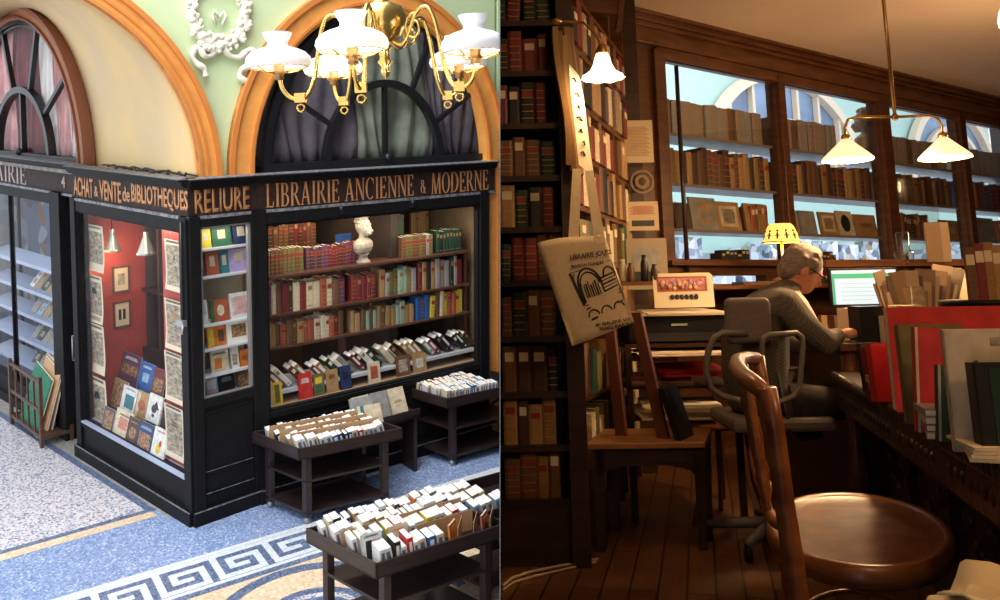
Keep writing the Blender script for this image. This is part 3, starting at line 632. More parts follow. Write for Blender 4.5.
for bx,c,art,lab in CH:
    u,z,wd,h=pbox(FM,.15,*bx); z=min(SH,key=lambda s:abs(s-z)); face_book(FM,u,.16,z,wd,h,c,art,lab,'books in the chamfered corner window',tilt=10)
u,z,wd,h=pbox(FM,.15,227,321,251,344); o=thing('framed_print','small painting in a wide white mount on the fourth corner shelf','picture',FM@T(u,.14,SH[3])@RX(-8))
put(MB().box(-wd/2,wd/2,0,.015,0,h),'mount',ink((.8,.78,.72)),o); put(MB().box(-wd*.3,wd*.3,-.003,.002,h*.25,h*.78),'painting',cover('photo'),o)
# ---- large window: shelves and books
def zf(x,y,w=.35): return on(FR,x,y,w).z
Zs=[2.27,1.85,1.49]
for k,z in enumerate(Zs): struct(f'trim_{12+k}',MB().box(.1,2.9,.33,.62,z-.025,z),m_shelfw,FR)
struct('trim_15',MB().box(1.2,1.24,.5,.62,1.0,2.25).box(.1,.14,.5,.62,.9,2.25).box(2.86,2.9,.4,.62,.9,2.25),m_shelfw,FR)
struct('trim_16',MB().box(.1,2.9,.25,.75,1.0,1.04),m_shelfg,FR)
struct('trim_17',MB().box(.1,2.9,.1,1.0,.86,.9),mat('window_bed_brown',(.3,.2,.13),.6),FR)
warm=['dark red','burgundy','brown','dark red','rust red','cream','plum','dark red','burgundy','dark brown','cream','plum']
lt=['leather','cloth','plain','leather','plain']
G='books on the shelves of the large window'
row(FR,.15,1.22,.36,Zs[1],(.05,.085),(.29,.35),(.2,.24),warm,lt,'upper full shelf of large window',G,rnd,flush=False)
row(FR,1.25,1.62,.36,Zs[1],(.05,.07),(.27,.3),(.2,.24),['burgundy','dark red','burgundy'],lt,'upper full shelf, centre of large window',G,rnd)
row(FR,1.63,2.15,.36,Zs[1],(.05,.075),(.27,.33),(.2,.24),['pale green','grey','olive','tan','ochre'],lt,'upper shelf behind green reflection, large window',G,rnd,flush=False)
row(FR,2.16,2.86,.36,Zs[1],(.05,.08),(.31,.37),(.2,.24),['tan','cream','grey','burgundy','cream','black','grey','white'],lt,'upper shelf, right end of large window',G,rnd,flush=False)
row(FR,.15,1.2,.36,Zs[2],(.045,.075),(.22,.28),(.17,.2),['rust red','tan','dark red','cream','brown','rust red','ochre'],lt,'lower full shelf of large window',G,rnd,flush=False)
row(FR,1.25,2.1,.36,Zs[2],(.045,.075),(.21,.27),(.17,.2),['tan','pale green','brown','ochre','cream','brown','tan'],lt,'lower shelf, middle of large window',G,rnd,flush=False,leanp=.15)
row(FR,2.12,2.86,.36,Zs[2],(.05,.075),(.26,.32),(.17,.2),['brown','cream','blue','yellow','rust red','white','burgundy','ochre'],lt,'lower shelf, right end of large window',G,rnd,flush=False)
row(FR,.15,.72,.4,Zs[0],(.045,.05),(.27,.28),(.17,.2),['olive','brown','olive'],['leather'],'bust shelf, left end of large window',G,rnd,leanp=0)
row(FR,.74,1.42,.46,Zs[0],(.04,.05),(.22,.26),(.14,.15),['dark brown','burgundy','plum'],['leather'],'bust shelf beside the bust, large window',G,rnd,leanp=0)
row(FR,1.95,2.42,.4,Zs[0],(.045,.05),(.24,.26),(.17,.2),['olive','grey','brown'],['leather'],'bust shelf right of the bust, large window',G,rnd,leanp=0)
row(FR,2.44,2.84,.4,Zs[0],(.04,.05),(.26,.28),(.17,.2),['dark green','black','olive'],['cloth'],'bust shelf, right end of large window',G,rnd,leanp=0)
# books further inside the shop
for k,(u0,u1,pl_) in enumerate(((.2,1.3,['brown','dark brown','burgundy']),(on(FR,383,250,1.31).x,on(FR,408,250,1.31).x,['pale green','pale green']),(on(FR,409,250,1.31).x,2.95,['brown','ochre','tan']))):
    struct(f'trim_{18+k}',MB().box(u0,u1,1.3,1.55,2.36,2.39).box(u0,u1,1.3,1.55,2.75,2.78).box(u0,u0+.03,1.3,1.55,1.0,3.1),m_shelfw,FR)
    row(FR,u0+.04,u1,1.31,2.39,(.045,.07),(.25,.33),(.17,.2),pl_,['cloth','leather'],['left','green','right'][k]+' inner bookcase deep inside the large window','books on the inner bookcases',rnd,leanp=0)
    row(FR,u0+.04,u1,1.31,2.78,(.045,.07),(.25,.3),(.17,.2),pl_,['cloth','leather'],['left','green','right'][k]+' inner bookcase, top shelf inside the large window','books on the inner bookcases',rnd,leanp=0)
put(MB().box(0,.2,0,.02,0,.15),'blue_card',cover('blue'),None,FR@T(1.28,.8,2.42),label='small blue card behind glass to the left of the bust',cat='card')
# slanted books in V-shaped trough
G2='books leaning in the trough of the large window'
u=.28;i=0
cl=['grey','black','dark red','cream','white','dark brown','burgundy','rust red','plum','ochre','dark green','tan']
while u<2.75:
    n=rnd.choice((2,3,3,4)); 
    for j in range(n):
        t=rnd.uniform(.04,.07); h=rnd.uniform(.22,.28); c=rnd.choice(cl)
        m=FR@T(u,.28,1.05)@RY(-42)
        book(m,t,h,rnd.uniform(.16,.2),c,rnd.choice(['paper','cloth','label']),f'{c} book leaning left, {ORD[min(i,49)]} from left in the trough of the large window',G2); u+=t*1.35; i+=1
    u+=rnd.uniform(.05,.09)
# face-out books on the bed
for k,(bx,c,art,lab) in enumerate((((264,392,274,414),'cream',[('t',.5,.7,.7,.3,'tan')],'cream book standing low at the left of the large window'),((274,388,284,410),'yellow',[('r',.5,.5,.5,.8,'olive')],'dull yellow book standing low in the large window'),((300,379,314,404),'red',[('t',.5,.7,.6,.2,'white')],'red book standing low in the large window'),((315,381,326,402),'olive',[('r',.5,.7,.6,.3,'yellow'),('r',.5,.3,.6,.3,'green')],'green and yellow book standing low in the large window'),((328,378,340,400),'tan',[('t',.5,.7,.6,.2,'brown')],'tan book standing low in the large window'),((342,374,353,397),'dark blue',[('t',.5,.6,.6,.3,'black')],'dark blue book standing low in the large window'),((370,370,382,390),'cream',[('r',.5,.5,.6,.6,'rust red')],'cream book with a red panel standing low in large window'),((398,364,412,384),'brown',[('r',.5,.5,.6,.6,ENG)],'brown engraved book standing low in the large window'),((415,360,428,378),'tan',[('t',.5,.5,.6,.5,'white')],'pale brown book standing low at the right of the large window'))):
    u,z,wd,h=pbox(FR,.2,*bx); face_book(FR,u,.22,.9,wd,max(.14,h),c,art,lab,'books standing on the bed of the large window',tilt=10)
# bust
def bust(name,M0,label,m,s=1.0):
    o=thing(name,label,'bust',M0)
    b=MB(); b.lathe([(.075*s,0),(.075*s,.02*s),(.05*s,.04*s),(.045*s,.08*s),(.07*s,.1*s)],n=16); put(b,'pedestal',m,o)
    b=MB(); b.lathe([(.05*s,.09*s),(.11*s,.12*s),(.135*s,.17*s),(.13*s,.215*s),(.09*s,.245*s),(.055*s,.265*s),(.05*s,.3*s),(.055*s,.33*s)],n=20,sx=1,sy=.62)
    b.sphere((0,0,.39*s),.085*s,18,sx=.88,sy=1.0,sz=1.15)
    b.sphere((0,-.06*s,.345*s),.05*s,12,sx=1,sy=.9,sz=1.2)      # beard
    b.hexa([(-.014*s,-.085*s,.372*s),(.014*s,-.085*s,.372*s),(.014*s,-.06*s,.37*s),(-.014*s,-.06*s,.37*s)],[(-.006*s,-.078*s,.415*s),(.006*s,-.078*s,.415*s),(.006*s,-.06*s,.42*s),(-.006*s,-.06*s,.42*s)])
    for sx in(-1,1): b.sphere((sx*.03*s,-.075*s,.405*s),.012*s,8); b.sphere((sx*.08*s,0,.385*s),.02*s,8,sx=.5)
    bd=put(b,'head_and_shoulders',m,o); rm=bd.modifiers.new('r','REMESH'); rm.mode='VOXEL'; rm.voxel_size=.008*s; rm.use_smooth_shade=True
    h_=MB(); 
    for i in range(46):
        a=rnd.uniform(0,6.283); e_=rnd.uniform(.1,1.4); x_=math.cos(a)*math.cos(e_);y_=math.sin(a)*math.cos(e_)
        if y_<-.3 and e_<.9: continue
        h_.sphere((x_*.08*s,y_*.088*s,.39*s+math.sin(e_)*.1*s),.02*s,8)
    for i in range(16): h_.sphere((rnd.uniform(-.04,.04)*s,-.08*s-rnd.uniform(0,.02)*s,rnd.uniform(.3,.36)*s),.016*s,8)
    put(h_,'curls',m,o)
    return o
m_marble=mat('aged_plaster_white',(.42,.37,.3),.75,noise=.35,nscale=18)
p=on(FR,364,262,.42); bust('portrait_bust',FR@T(p.x,.44,Zs[0])@RZ(25)@S(1.12,1.12,1.12),'bearded white plaster bust on the top shelf of the large window',m_marble)
# area lights added under the window tops to brighten the displays; one point light inside
light('window_fill_light','AREA',(1.5,.16,2.86),15,(1,.85,.66),2.4,.15,(1.5,.55,1.2),FR)
light('window_fill_light','AREA',(-1.3,.2,2.86),5,(1,.85,.7),1.9,.15,(-1.2,.7,1.2),FL)
light('window_fill_light','AREA',(.39,.06,2.9),.9,(1,.93,.8),.4,.08,(.39,.2,1.5),FM)
light('shop_light','POINT',(1.0,1.1,2.95),14,(1,.65,.35),.1,M0=FR)
# far left window contents: slanted white shelves with books
G3='books on the slanted shelves of the far left window'
sb=thing('display_shelves','slanted blue-white display shelves in the far left window','shelves',FL@T(-6.3,.35,.34))
for k in range(5):
    z=.1+.36*k
    put(MB().hexa([(0,0,z),(2.85,0,z),(2.85,.26,z+.08),(0,.26,z+.08)],[(0,0,z+.05),(2.85,0,z+.05),(2.85,.26,z+.11),(0,.26,z+.11)]),'shelf',mat('shelf_blue_white',(.34,.4,.56),.3),sb)
put(MB().box(.0,.04,.4,.44,0,2.4).box(2.81,2.85,.4,.44,0,2.4).box(1.4,1.44,.4,.44,0,2.4),'upright',m_iron,sb)
i=0
for k in range(5):
    z=.34+.1+.36*k+.05; u=-6.1
    if k>=4: continue
    u=-4.95
    while u<-3.6:
        wd=rnd.uniform(.13,.19);c=rnd.choice(['white','cream','pale blue','grey','dark blue','black','tan'])
        m=FL@T(u,.37,z+.02)@RX(18)@RX(-90)@RY(rnd.uniform(-25,-10)); m=FL@T(u,.42,z+.02)@RX(-38)@RY(rnd.uniform(-6,6))
        face_book(m,0,0,0,wd,.25,c,[('t',.5,.75,.7,.2,'brown'),('r',.5,.35,.6,.3,ENG)],f'{c} book lying {ORD[i%9]} from left on slanted shelf {["nearest the floor","second up","third up","fourth up"][k]}, far left window',G3,tilt=0,t=.02); u+=wd+rnd.uniform(.02,.07); i+=1
    i=0
struct('wall_far_window_back',MB().box(-9.5,-2.6,1.0,1.05,0,3.3).box(-9.5,-6.6,.2,.25,0,3.3),speckle('backdrop_painted_reflection',[((.10,.13,.22),3),((.05,.06,.11),3),((.2,.1,.05),1.2),((.28,.28,.33),1)],5),FL)  # mottled backdrop colours stand in for the mosaic floor's reflection in the glass
light('window_fill_light','AREA',(-4.6,.4,2.85),4,(.85,.9,1),2,.15,(-4.6,.8,.8),FL)  # added light over the far left shelves
# ---- portfolio stand on the left
P0=flo_=onz(I4,40,447,0)
PSx=nv(Vector((.76,-.65,0))); PM=frame(onz(I4,12,424,0),nv(onz(I4,42,448,0)-onz(I4,12,424,0)),Vector((0,0,1)).cross(nv(onz(I4,42,448,0)-onz(I4,12,424,0))),Vector((0,0,1)))
ps=thing('portfolio_stand','wooden slatted portfolio stand on the mosaic before the far left window','stand',PM)
Lp=(onz(I4,42,448,0)-onz(I4,12,424,0)).length
m_st=mat('stand_brown_wood',(.12,.055,.03),.5,noise=.35,nscale=10)
for x_ in(0,Lp):
    for y_ in (0,.34): put(MB().box(x_-.025,x_+.025,y_-.02,y_+.02,0,.86 if y_==0 else .2),'leg',m_st,ps,bevel=.004)
for i in range(1,5): put(MB().box(Lp*i/5-.012,Lp*i/5+.012,-.01,.01,.12,.8),'slat',m_st,ps)
for z in(.12,.45,.8): put(MB().box(0,Lp,-.012,.012,z-.02,z+.02),'rail',m_st,ps)
put(MB().box(0,Lp,0,.34,.1,.12),'tray',m_st,ps); [put(MB().box(x_-.02,x_+.02,0,.34,.1,.14),'end_rail',m_st,ps) for x_ in(0,Lp)]
PG='portfolios in the slatted stand'
mt_gr=mat('green_marbled_paper',(.02,.3,.14),.5,nscale=26,col2=(.01,.12,.06))
for k,(x0,wd,h,y,mt,a,lab) in enumerate(((.12,.62,.72,.05,mt_gr,-14,'green marbled portfolio with cream edge in the slatted stand'),(.28,.55,.80,.12,ink((.6,.35,.18)),-12,'tan board portfolio behind the green one in the stand'),(.22,.62,.82,.17,ink((.42,.22,.12)),-10,'brown board portfolio at the back of the stand'))):
    o=thing('portfolio',lab,'portfolio',PM@T(x0+.05,y,.13)@RX(a)@RY(9),PG)
    put(MB().box(-.02,wd,0,.012,0,h),'board',mt,o); put(MB().box(-.03,wd+.012,.012,.02,-.005,h+.012),'backing',ink((.75,.7,.6)),o)
# ---- carts
m_cart=wood('cart_dark_wood',(.035,.02,.02),(.02,.012,.012),.38,(1,1,8),6)
m_castor=mat('castor_grey',(.3,.3,.32),.4,.4)
def cart(o,ax,ay,Lx,Ly,label,top=.80,legs=None,name='book_cart'):
    """o: near corner on the ground; ax long direction, ay short direction"""
    r=thing(name,label,'book cart',T(o.x,o.y,0),'wheeled book carts in front of the shop')
    def P(a,b,z): v=ax*a+ay*b; return (v.x,v.y,z)
    def bx(a0,a1,b0,b1,z0,z1): return MB().hexa([P(a0,b0,z0),P(a1,b0,z0),P(a1,b1,z0),P(a0,b1,z0)],[P(a0,b0,z1),P(a1,b0,z1),P(a1,b1,z1),P(a0,b1,z1)])
    def bxa(m,a0,a1,b0,b1,z0,z1): m.hexa([P(a0,b0,z0),P(a1,b0,z0),P(a1,b1,z0),P(a0,b1,z0)],[P(a0,b0,z1),P(a1,b0,z1),P(a1,b1,z1),P(a0,b1,z1)])
    t=MB(); bxa(t,0,Lx,0,Ly,top-.12,top-.10); bxa(t,0,Lx,0,.02,top-.12,top);bxa(t,0,Lx,Ly-.02,Ly,top-.12,top);bxa(t,0,.02,0,Ly,top-.12,top);bxa(t,Lx-.02,Lx,0,Ly,top-.12,top)
    put(t,'tray',m_cart,r,bevel=.004)
    i0,i1=.10,Lx-.12
    for a in(i0,i1-.06):
        for b in(.05,Ly-.11): put(bx(a,a+.06,b,b+.06,.07,top-.12),'leg',m_cart,r,bevel=.003)
    for a in(i0,i1-.06):
        for b in(.05,Ly-.11):
            c_=P(a+.03,b+.03,.035); put(MB().tube([(c_[0]-.015,c_[1]+.015,.035),(c_[0]+.015,c_[1]-.015,.035)],.034,12).tube([(c_[0],c_[1],.035),(c_[0],c_[1],.08)],.012,6),'castor',m_castor,r)
    for z in(.10,.42): put(bx(i0-.0,i1,.05,Ly-.05,z,z+.025),'shelf',m_cart,r,bevel=.003)
    return r
def sk(a): return nv(Vector(a))
n1,l1,r1=Vector((-1.95,8.03,0)),Vector((-2.53,8.46,0)),Vector((-1.0,8.56,0))
n2,l2_,r2=Vector((-.59,9.35,0)),Vector((-1.14,9.78,0)),Vector((0.03,9.74,0))
n3,l3,r3=Vector((-.905,6.0,0)),Vector((-1.535,6.52,0)),Vector((.08,6.61,0))
cart(n1,sk(r1-n1),sk(l1-n1),(r1-n1).length,(l1-n1).length,'dark wheeled book cart before the large window, left of the other window cart')
cart(n2,sk(r2-n2),sk(l2_-n2),1.15,(l2_-n2).length,'dark wheeled book cart at the far right of the large window',top=.82)
cart(n3,sk(r3-n3),sk(l3-n3),1.15,(l3-n3).length,'dark wheeled book cart nearest the viewer on the roundel mosaic')
ax=sk(r3-n3); ay=sk(l3-n3)
n4=n3+ax*1.22+ay*.25; n4=Vector((-.16,6.75,0))
cart(n4,ax,ay,.9,.62,'dark wheeled book cart cut off behind the nearest cart')
# ---- books on the carts
m_card=mat('brown_cardboard',(.5,.3,.15),.8,noise=.12,nscale=20)
cp=['white','white','cream','pale blue','white','orange','blue','rust red','cream','grey','yellow','white','dark blue','pink','white','tan','black','red']
def cartrow(o,ax,ay,a0,a1,b,z,pal,place,group,along=True,h=(.14,.20),th=(.035,.075),wd=.12,lean=8):
    lean=lean+2
    """books in a file; along=True: file runs along ax, backs up, tops showing"""
    d=ax if along else ay; x=a0;i=0
    c_=Vector((0,0,1)).cross(d)
    while x<a1-th[0]:
        t=rnd.uniform(*th); hh=rnd.uniform(*h); c=rnd.choice(pal)
        p=o+(ax*x+ay*b if along else ax*b+ay*x); 
        m=frame(Vector((p.x,p.y,z)),d,c_,Vector((0,0,1)))@RY(-rnd.uniform(lean-7,lean+5))
        book(m,t*.94,hh,wd*rnd.uniform(.88,1.0),c,'paper',f'{c} paperback, {ORD[min(i,49)]} along the {place}',group,'paperback')
        x+=t*1.02+.001;i+=1
def divider(o,ax,ay,a,b,L,h,z,lab,along=True,lean=0):
    d=ax if along else ay; c_=Vector((0,0,1)).cross(d); p=o+ax*a+ay*b
    put(MB().box(0,L,0,.004,0,h),'cardboard_divider',m_card,None,frame(Vector((p.x,p.y,z)),d,c_,Vector((0,0,1)))@RX(lean),label=lab,cat='divider',group='cardboard dividers in the carts')
zt=.70
# nearest cart (3)
g='paperbacks on the nearest cart'
cartrow(n3,ax,ay,.06,.62,.03,zt,['white','black','white','pale blue','white','blue','white','cream','red'],'front file of the nearest cart',g,wd=.16,lean=6)
for k,(a,c,art,lab) in enumerate(((.05,'white',[('r',.7,.45,.3,.6,'pink'),('r',.35,.4,.3,.7,'black'),('t',.5,.9,.8,.06,'black')],'white book with two figures facing front on the nearest cart'),(.27,'cream',[('t',.5,.85,.7,.08,'orange'),('tri',.3,.4,.2,.4,'black'),('tri',.6,.4,.25,.5,'black'),('r',.5,.2,.8,.06,'black')],'cream book with black skyline facing front on the nearest cart'))):
    p=n3+ax*a+ay*.23; m=frame(Vector((p.x,p.y,zt)),ax,Vector((0,0,1)).cross(ax),Vector((0,0,1))); face_book(m,.1,0,.0,.17,.2,c,art,lab,g,tilt=14)
divider(n3,ax,ay,.52,.24,.5,.17,zt,'cardboard divider behind the front file of the nearest cart')
cartrow(n3,ax,ay,.05,1.08,.30,zt,['red','white','cream','white','yellow','white','pale blue'],'second file of the nearest cart',g,wd=.15,lean=7)
divider(n3,ax,ay,.05,.46,1.05,.18,zt,'cardboard divider along the middle of the nearest cart')
cartrow(n3,ax,ay,.04,1.08,.48,zt,cp,'third file of the nearest cart',g,wd=.14,lean=7)
cartrow(n3,ax,ay,.04,1.1,.64,zt,cp,'rear file of the nearest cart',g,wd=.13,lean=7)
for k,a in enumerate((.66,.80,.95,1.07)):
    p=n3+ax*a+ay*.03
    if k in(0,2): face_book(frame(Vector((p.x,p.y,zt)),ax,Vector((0,0,1)).cross(ax),Vector((0,0,1)))@RZ(38),.05,-.0,0,.13,.2,('orange','rust red')[k//2],[('t',.5,.85,.7,.06,'cream'),('o',.5,.4,.6,.4,'black')] if k else [('t',.5,.85,.7,.05,'cream')],['orange book in the front file of the nearest cart','red book with black figure in front file of the nearest cart'][k//2],g,tilt=6)
    put(MB().box(0,.2,0,.004,0,.17),'cardboard_divider',m_card,None,frame(Vector((p.x,p.y,zt)),ax,Vector((0,0,1)).cross(ax),Vector((0,0,1)))@T(.05,-.0,0)@RZ(52),label=f'upright cardboard divider, {ORD[k]} from left in front of the nearest cart',cat='divider',group='cardboard dividers in the carts')
# cart 1
b1x=sk(r1-n1); b1y=sk(l1-n1); g='paperbacks on the left window cart'
for k,b in enumerate((.06,.22,.38,.54)):
    cartrow(n1,b1x,b1y,.06 if k else .28,1.02 if k else .98,b,zt,cp if k else ['red','dark green','cream','white','blue','dark blue','white','cream','pale blue','blue'],f'{["front","second","third","rear"][k]} file of the left window cart',g,h=(.13,.16),wd=.13)
    if k<3: divider(n1,b1x,b1y,.06,b+.15,.92,.185,zt,f'{["front","middle","rear"][k]} cardboard divider of the left window cart',lean=-2)
cartrow(n1,b1x,b1y,.04,.26,.04,zt,['cream','white','cream'],'left corner file of the left window cart',g,wd=.14,h=(.16,.18),lean=14)
for k,(a,b,c,art,lab) in enumerate(((.95,.38,'cream',[('r',.2,.5,.15,1,'teal')],'large cream book with teal band leaning at the rear of the left window cart'),(1.02,.6,'grey',[('t',.5,.5,.6,.2,'cream')],'large grey book leaning by the window behind the carts'))):
    p=n1+b1x*a+b1y*b; face_book(frame(Vector((p.x,p.y,zt+.02*k)),b1x,Vector((0,0,1)).cross(b1x),Vector((0,0,1))),.1,0,0,.26,.26,c,art,lab,'large books leaning behind the left cart',tilt=32)
# low shelf of big books before the window between the carts
lb=thing('book_trough','low dark trough of big cream volumes between the two window carts','trough',FR@T(.95,-.38,0))
put(MB().box(0,.75,.0,.3,.62,.66).box(0,.75,0,.02,.62,.72).box(.03,.07,.02,.3,0,.62).box(.68,.72,.02,.3,0,.62),'stand',m_cart,lb)
for k,(u_,c) in enumerate(((.04,'cream'),(.26,'grey'),(.48,'cream'))):
    face_book(FR,1.04+u_,-.27,.66,.2,.3,c,[('t',.5,.5,.6,.1,'tan')],f'big {c} volume, {ORD[k]} from left in the trough between the carts','big volumes between the carts',tilt=28,t=.04)
# cart 2
b2x=sk(r2-n2); b2y=sk(l2_-n2); g='paperbacks on the right window cart'; zt2=.72
for k,b in enumerate((.05,.2,.35,.5)):
    cartrow(n2,b2x,b2y,.04,.72,b,zt2,['white','white','pale blue','cream','white','blue'] if k<2 else ['white','blue','orange','cream','rust red','yellow','pink','white'],f'{["front","second","third","rear"][k]} file of the right window cart',g,h=(.15,.17),wd=.14,lean=3,th=(.02,.035))
# cart 4
g='paperbacks on the cut-off cart'
for k,b in enumerate((.06,.22,.38)):
    cartrow(n4,ax,ay,.02,.3,b,zt,['tan','cream','pale blue','pink','cream','white','ochre'],f'{["front","second","rear"][k]} file of the cut-off cart',g,h=(.13,.17),wd=.14,lean=12)
# ---- bicycle wheel at far right
bw=thing('bicycle_wheel','black bicycle wheel half hidden by the right window cart','wheel',T(*(FR@on(FR,507,421,-.12)))@FR.to_3x3().to_4x4()@RZ(70))
put(MB().tube([(0,.31*math.cos(t*math.pi/16),.31*math.sin(t*math.pi/16)) for t in range(32)],.018,8,closed=True),'tyre',mat('black_rubber',(.02,.02,.02),.6),bw)
sp_=MB()
for t in range(18): sp_.tube([(0,0,0),(0,.3*math.cos(t*.349),.3*math.sin(t*.349))],.0025,4)
put(sp_,'spokes',m_castor,bw)
# ---- stucco wreath
wr=thing('stucco_wreath','white stucco laurel wreath with ribbons on the green wall','ornament',FR@T(-.31,GW-.0,4.98))
wb=MB(); r2_=random.Random(3)
for i in range(150):
    a=r2_.uniform(0,6.283); rr=.27+r2_.uniform(-.065,.065); wb.sphere((rr*math.cos(a),-.04-r2_.uniform(0,.03),rr*1.25*math.sin(a)+.08),r2_.uniform(.018,.036),7,sx=r2_.uniform(.7,1.5))
wb.tube([(.27*math.cos(t*math.pi/16),-.025,.27*1.25*math.sin(t*math.pi/16)+.08) for t in range(32)],.055,8,closed=True)
put(wb,'garland',m_stucco,wr)
rb_=MB()
for sx in(-1,1):
    kx=.72 if sx<0 else 1
    pts=[(sx*.03,-.04,-.27),(sx*.10,-.04,-.36),(sx*.2,-.05,-.38),(sx*.27,-.05,-.32),(sx*.33,-.05,-.30),(sx*.37,-.05,-.38),(sx*.31,-.05,-.46),(sx*.22,-.05,-.50),(sx*.20,-.05,-.58),(sx*.28,-.05,-.62),(sx*.34,-.05,-.58)]
    pts=[(a_*kx,b_,c_) for a_,b_,c_ in pts][:9 if sx<0 else 11]
    rb_.tube(smooth(pts,4),[.03+.006*math.sin(i*.8) for i in range(len(pts)*4-3)],8)
rb_.tube([(-.03,-.05,-.26),(.03,-.05,-.3)],.04,8); 
for sx in(-1,1): rb_.tube([(0,-.04,.0),(sx*.05,-.05,.07),(sx*.07,-.05,.02),(sx*.03,-.05,-.06)],.016,6)
put(rb_,'ribbon',m_stucco,wr)
# ---- chandelier
m_brass=mat('polished_brass',(.85,.55,.16),.22,.95,noise=.15,nscale=30); m_opal=mat('opal_glass_lit',(.92,.92,.95),.25,emit=(1,.97,.92),es=.12,spec=.6)
m_opal2=mat('opal_glass_bright',(.95,.92,.88),.25,emit=(1,.9,.72),es=.5)
CCx,CCy=-.665,5.0
ch=thing('chandelier','brass five-armed chandelier hanging before the arched window','chandelier',T(CCx,CCy,4.225)@RX(-4)@RY(-3))
b=MB(); b.lathe([(.0,.08),(.02,.1),(.03,.13),(.02,.15),(.045,.18),(.03,.2),(.035,.25),(.05,.27),(.03,.29),(.04,.32)],n=16); b.lathe([(.04,.3),(.1,.33),(.135,.39),(.14,.44),(.12,.5),(.06,.53),(.04,.55),(.05,.58),(.04,.62),(.055,.65),(.03,.68),(.03,1.8)],n=24)
put(b,'column',m_brass,ch)
names=['left','front','right front','right rear','left rear']
for k,ang in enumerate((184,262,331,48,130)):
    t=R(ang); d=Vector((math.cos(t),math.sin(t),0)); 
    A_=lambda r,z:(d.x*r,d.y*r,z)
    arm=MB(); arm.tube(smooth([A_(.06,.3),A_(.12,.27),A_(.17,.31),A_(.21,.40),A_(.26,.46),A_(.32,.46),A_(.36,.38),A_(.385,.26),A_(.41,.12),A_(.45,.02),A_(.50,-.015),A_(.56,.0),A_(.60,.05),A_(.615,.12)],3),.0125,8)
    arm.tube([A_(.215+.065*(1-i/22)*math.cos(i*.55+1.2),.36+.085*(1-i/22)*math.sin(i*.55+1.2)) for i in range(19)],.009,6)
    a_=put(arm,'arm',m_brass,ch)
    kn=MB(); kn.box(-.03,.03,-.03,.03,-.035,.02,0,T(d.x*.5,d.y*.5,0)); kn.tube([(d.x*.5+.022*math.cos(i*.785),d.y*.5,-.065+.022*math.sin(i*.785)) for i in range(8)],.007,6,closed=True); put(kn,'knob',m_brass,a_)
    bn=MB(); bn.lathe([(.012,0),(.03,.01),(.025,.03),(.04,.045),(.03,.06),(.035,.09)],c=(d.x*.615,d.y*.615,.10),n=14); put(bn,'burner',mat('dark_brass',(.35,.2,.08),.35,.8),a_)
    gl=MB(); cx_,cy_=d.x*.615,d.y*.615
    gl.tube([(cx_+.165*math.cos(i*math.pi/12),cy_+.165*math.sin(i*math.pi/12),.178) for i in range(24)],.006,6,closed=True)
    for i in range(3): q_=i*2.09; gl.tube([(cx_+.03*math.cos(q_),cy_+.03*math.sin(q_),.14),(cx_+.11*math.cos(q_),cy_+.11*math.sin(q_),.15),(cx_+.165*math.cos(q_),cy_+.165*math.sin(q_),.178)],.005,6)
    put(gl,'gallery',m_brass,a_)
    sh=MB(); prof=[(.165,.0),(.18,.012),(.19,.035),(.183,.062),(.16,.088),(.12,.108),(.075,.122),(.06,.132),(.058,.152),(.07,.17),(.086,.205)]
    sh.lathe([(r-.005,z) for r,z in prof][::-1]+prof,c=(cx_,cy_,.172),n=32,cap=False)
    o=put(sh,'glass_shade',m_opal2 if k in(1,4) else m_opal,ch)
    put(MB().sphere((cx_,cy_,.215),.035,12,sz=1.4),'bulb',mat('bulb_white',(1,.95,.85),.5,emit=(1,.85,.6),es=12 if k in(1,2,4) else 5),a_)
    light('chandelier_light','POINT',(CCx+cx_,CCy+cy_,4.2+.17),5,(1,.82,.6),.05)
LEFTSET={o.name for o in C.objects if o.type=='MESH'}
# ================================================================ RIGHT: the bookseller's study
rr=random.Random(21)
MRI=MR.inverted()
def ry_(x,y,Y):                         # point at depth Y of the study frame
    e=MRI@EYE; d=MRI.to_3x3()@ray(x,y); t=(Y-e.y)/d.y; return e+d*t
def rz_(x,y,z): return onz(MR,x,y,z)
def rfr(o,x,M0=MR):                     # upright frame inside the study
    x=nv((x[0],x[1],0)); z=Vector((0,0,1)); return M0@frame(Vector(o),x,z.cross(x),z)
FW=rfr((1.23,6.0,0),(.81,.58))
w_dark=wood('study_dark_wood',(.045,.018,.009),(.02,.008,.005),.35,(1,1,8),4)
w_mid=wood('study_brown_wood',(.17,.065,.022),(.08,.03,.012),.35,(1,1,6),4)
w_win=wood('window_frame_wood',(.12,.045,.018),(.06,.022,.01),.35,(1,1,6),4)
w_chair=wood('bentwood_varnish',(.36,.13,.035),(.17,.05,.014),.36,(1,1,4),5,coat=.15)
w_seat=wood('worn_seat_wood',(.32,.11,.03),(.14,.045,.015),.3,(3,3,1),6,coat=.3)
w_stool=wood('oak_top',(.32,.15,.05),(.16,.07,.025),.4,(1,12,1),4)
m_brass2=mat('lamp_brass',(.5,.3,.1),.3,.9)
m_paper=mat('old_paper',(.72,.6,.4),.8,noise=.12,nscale=12)
m_canvas=mat('tote_canvas',(.85,.72,.5),.9,noise=.1,nscale=60,bump=.1)
m_ink=mat('tote_ink',(.03,.028,.03),.8)
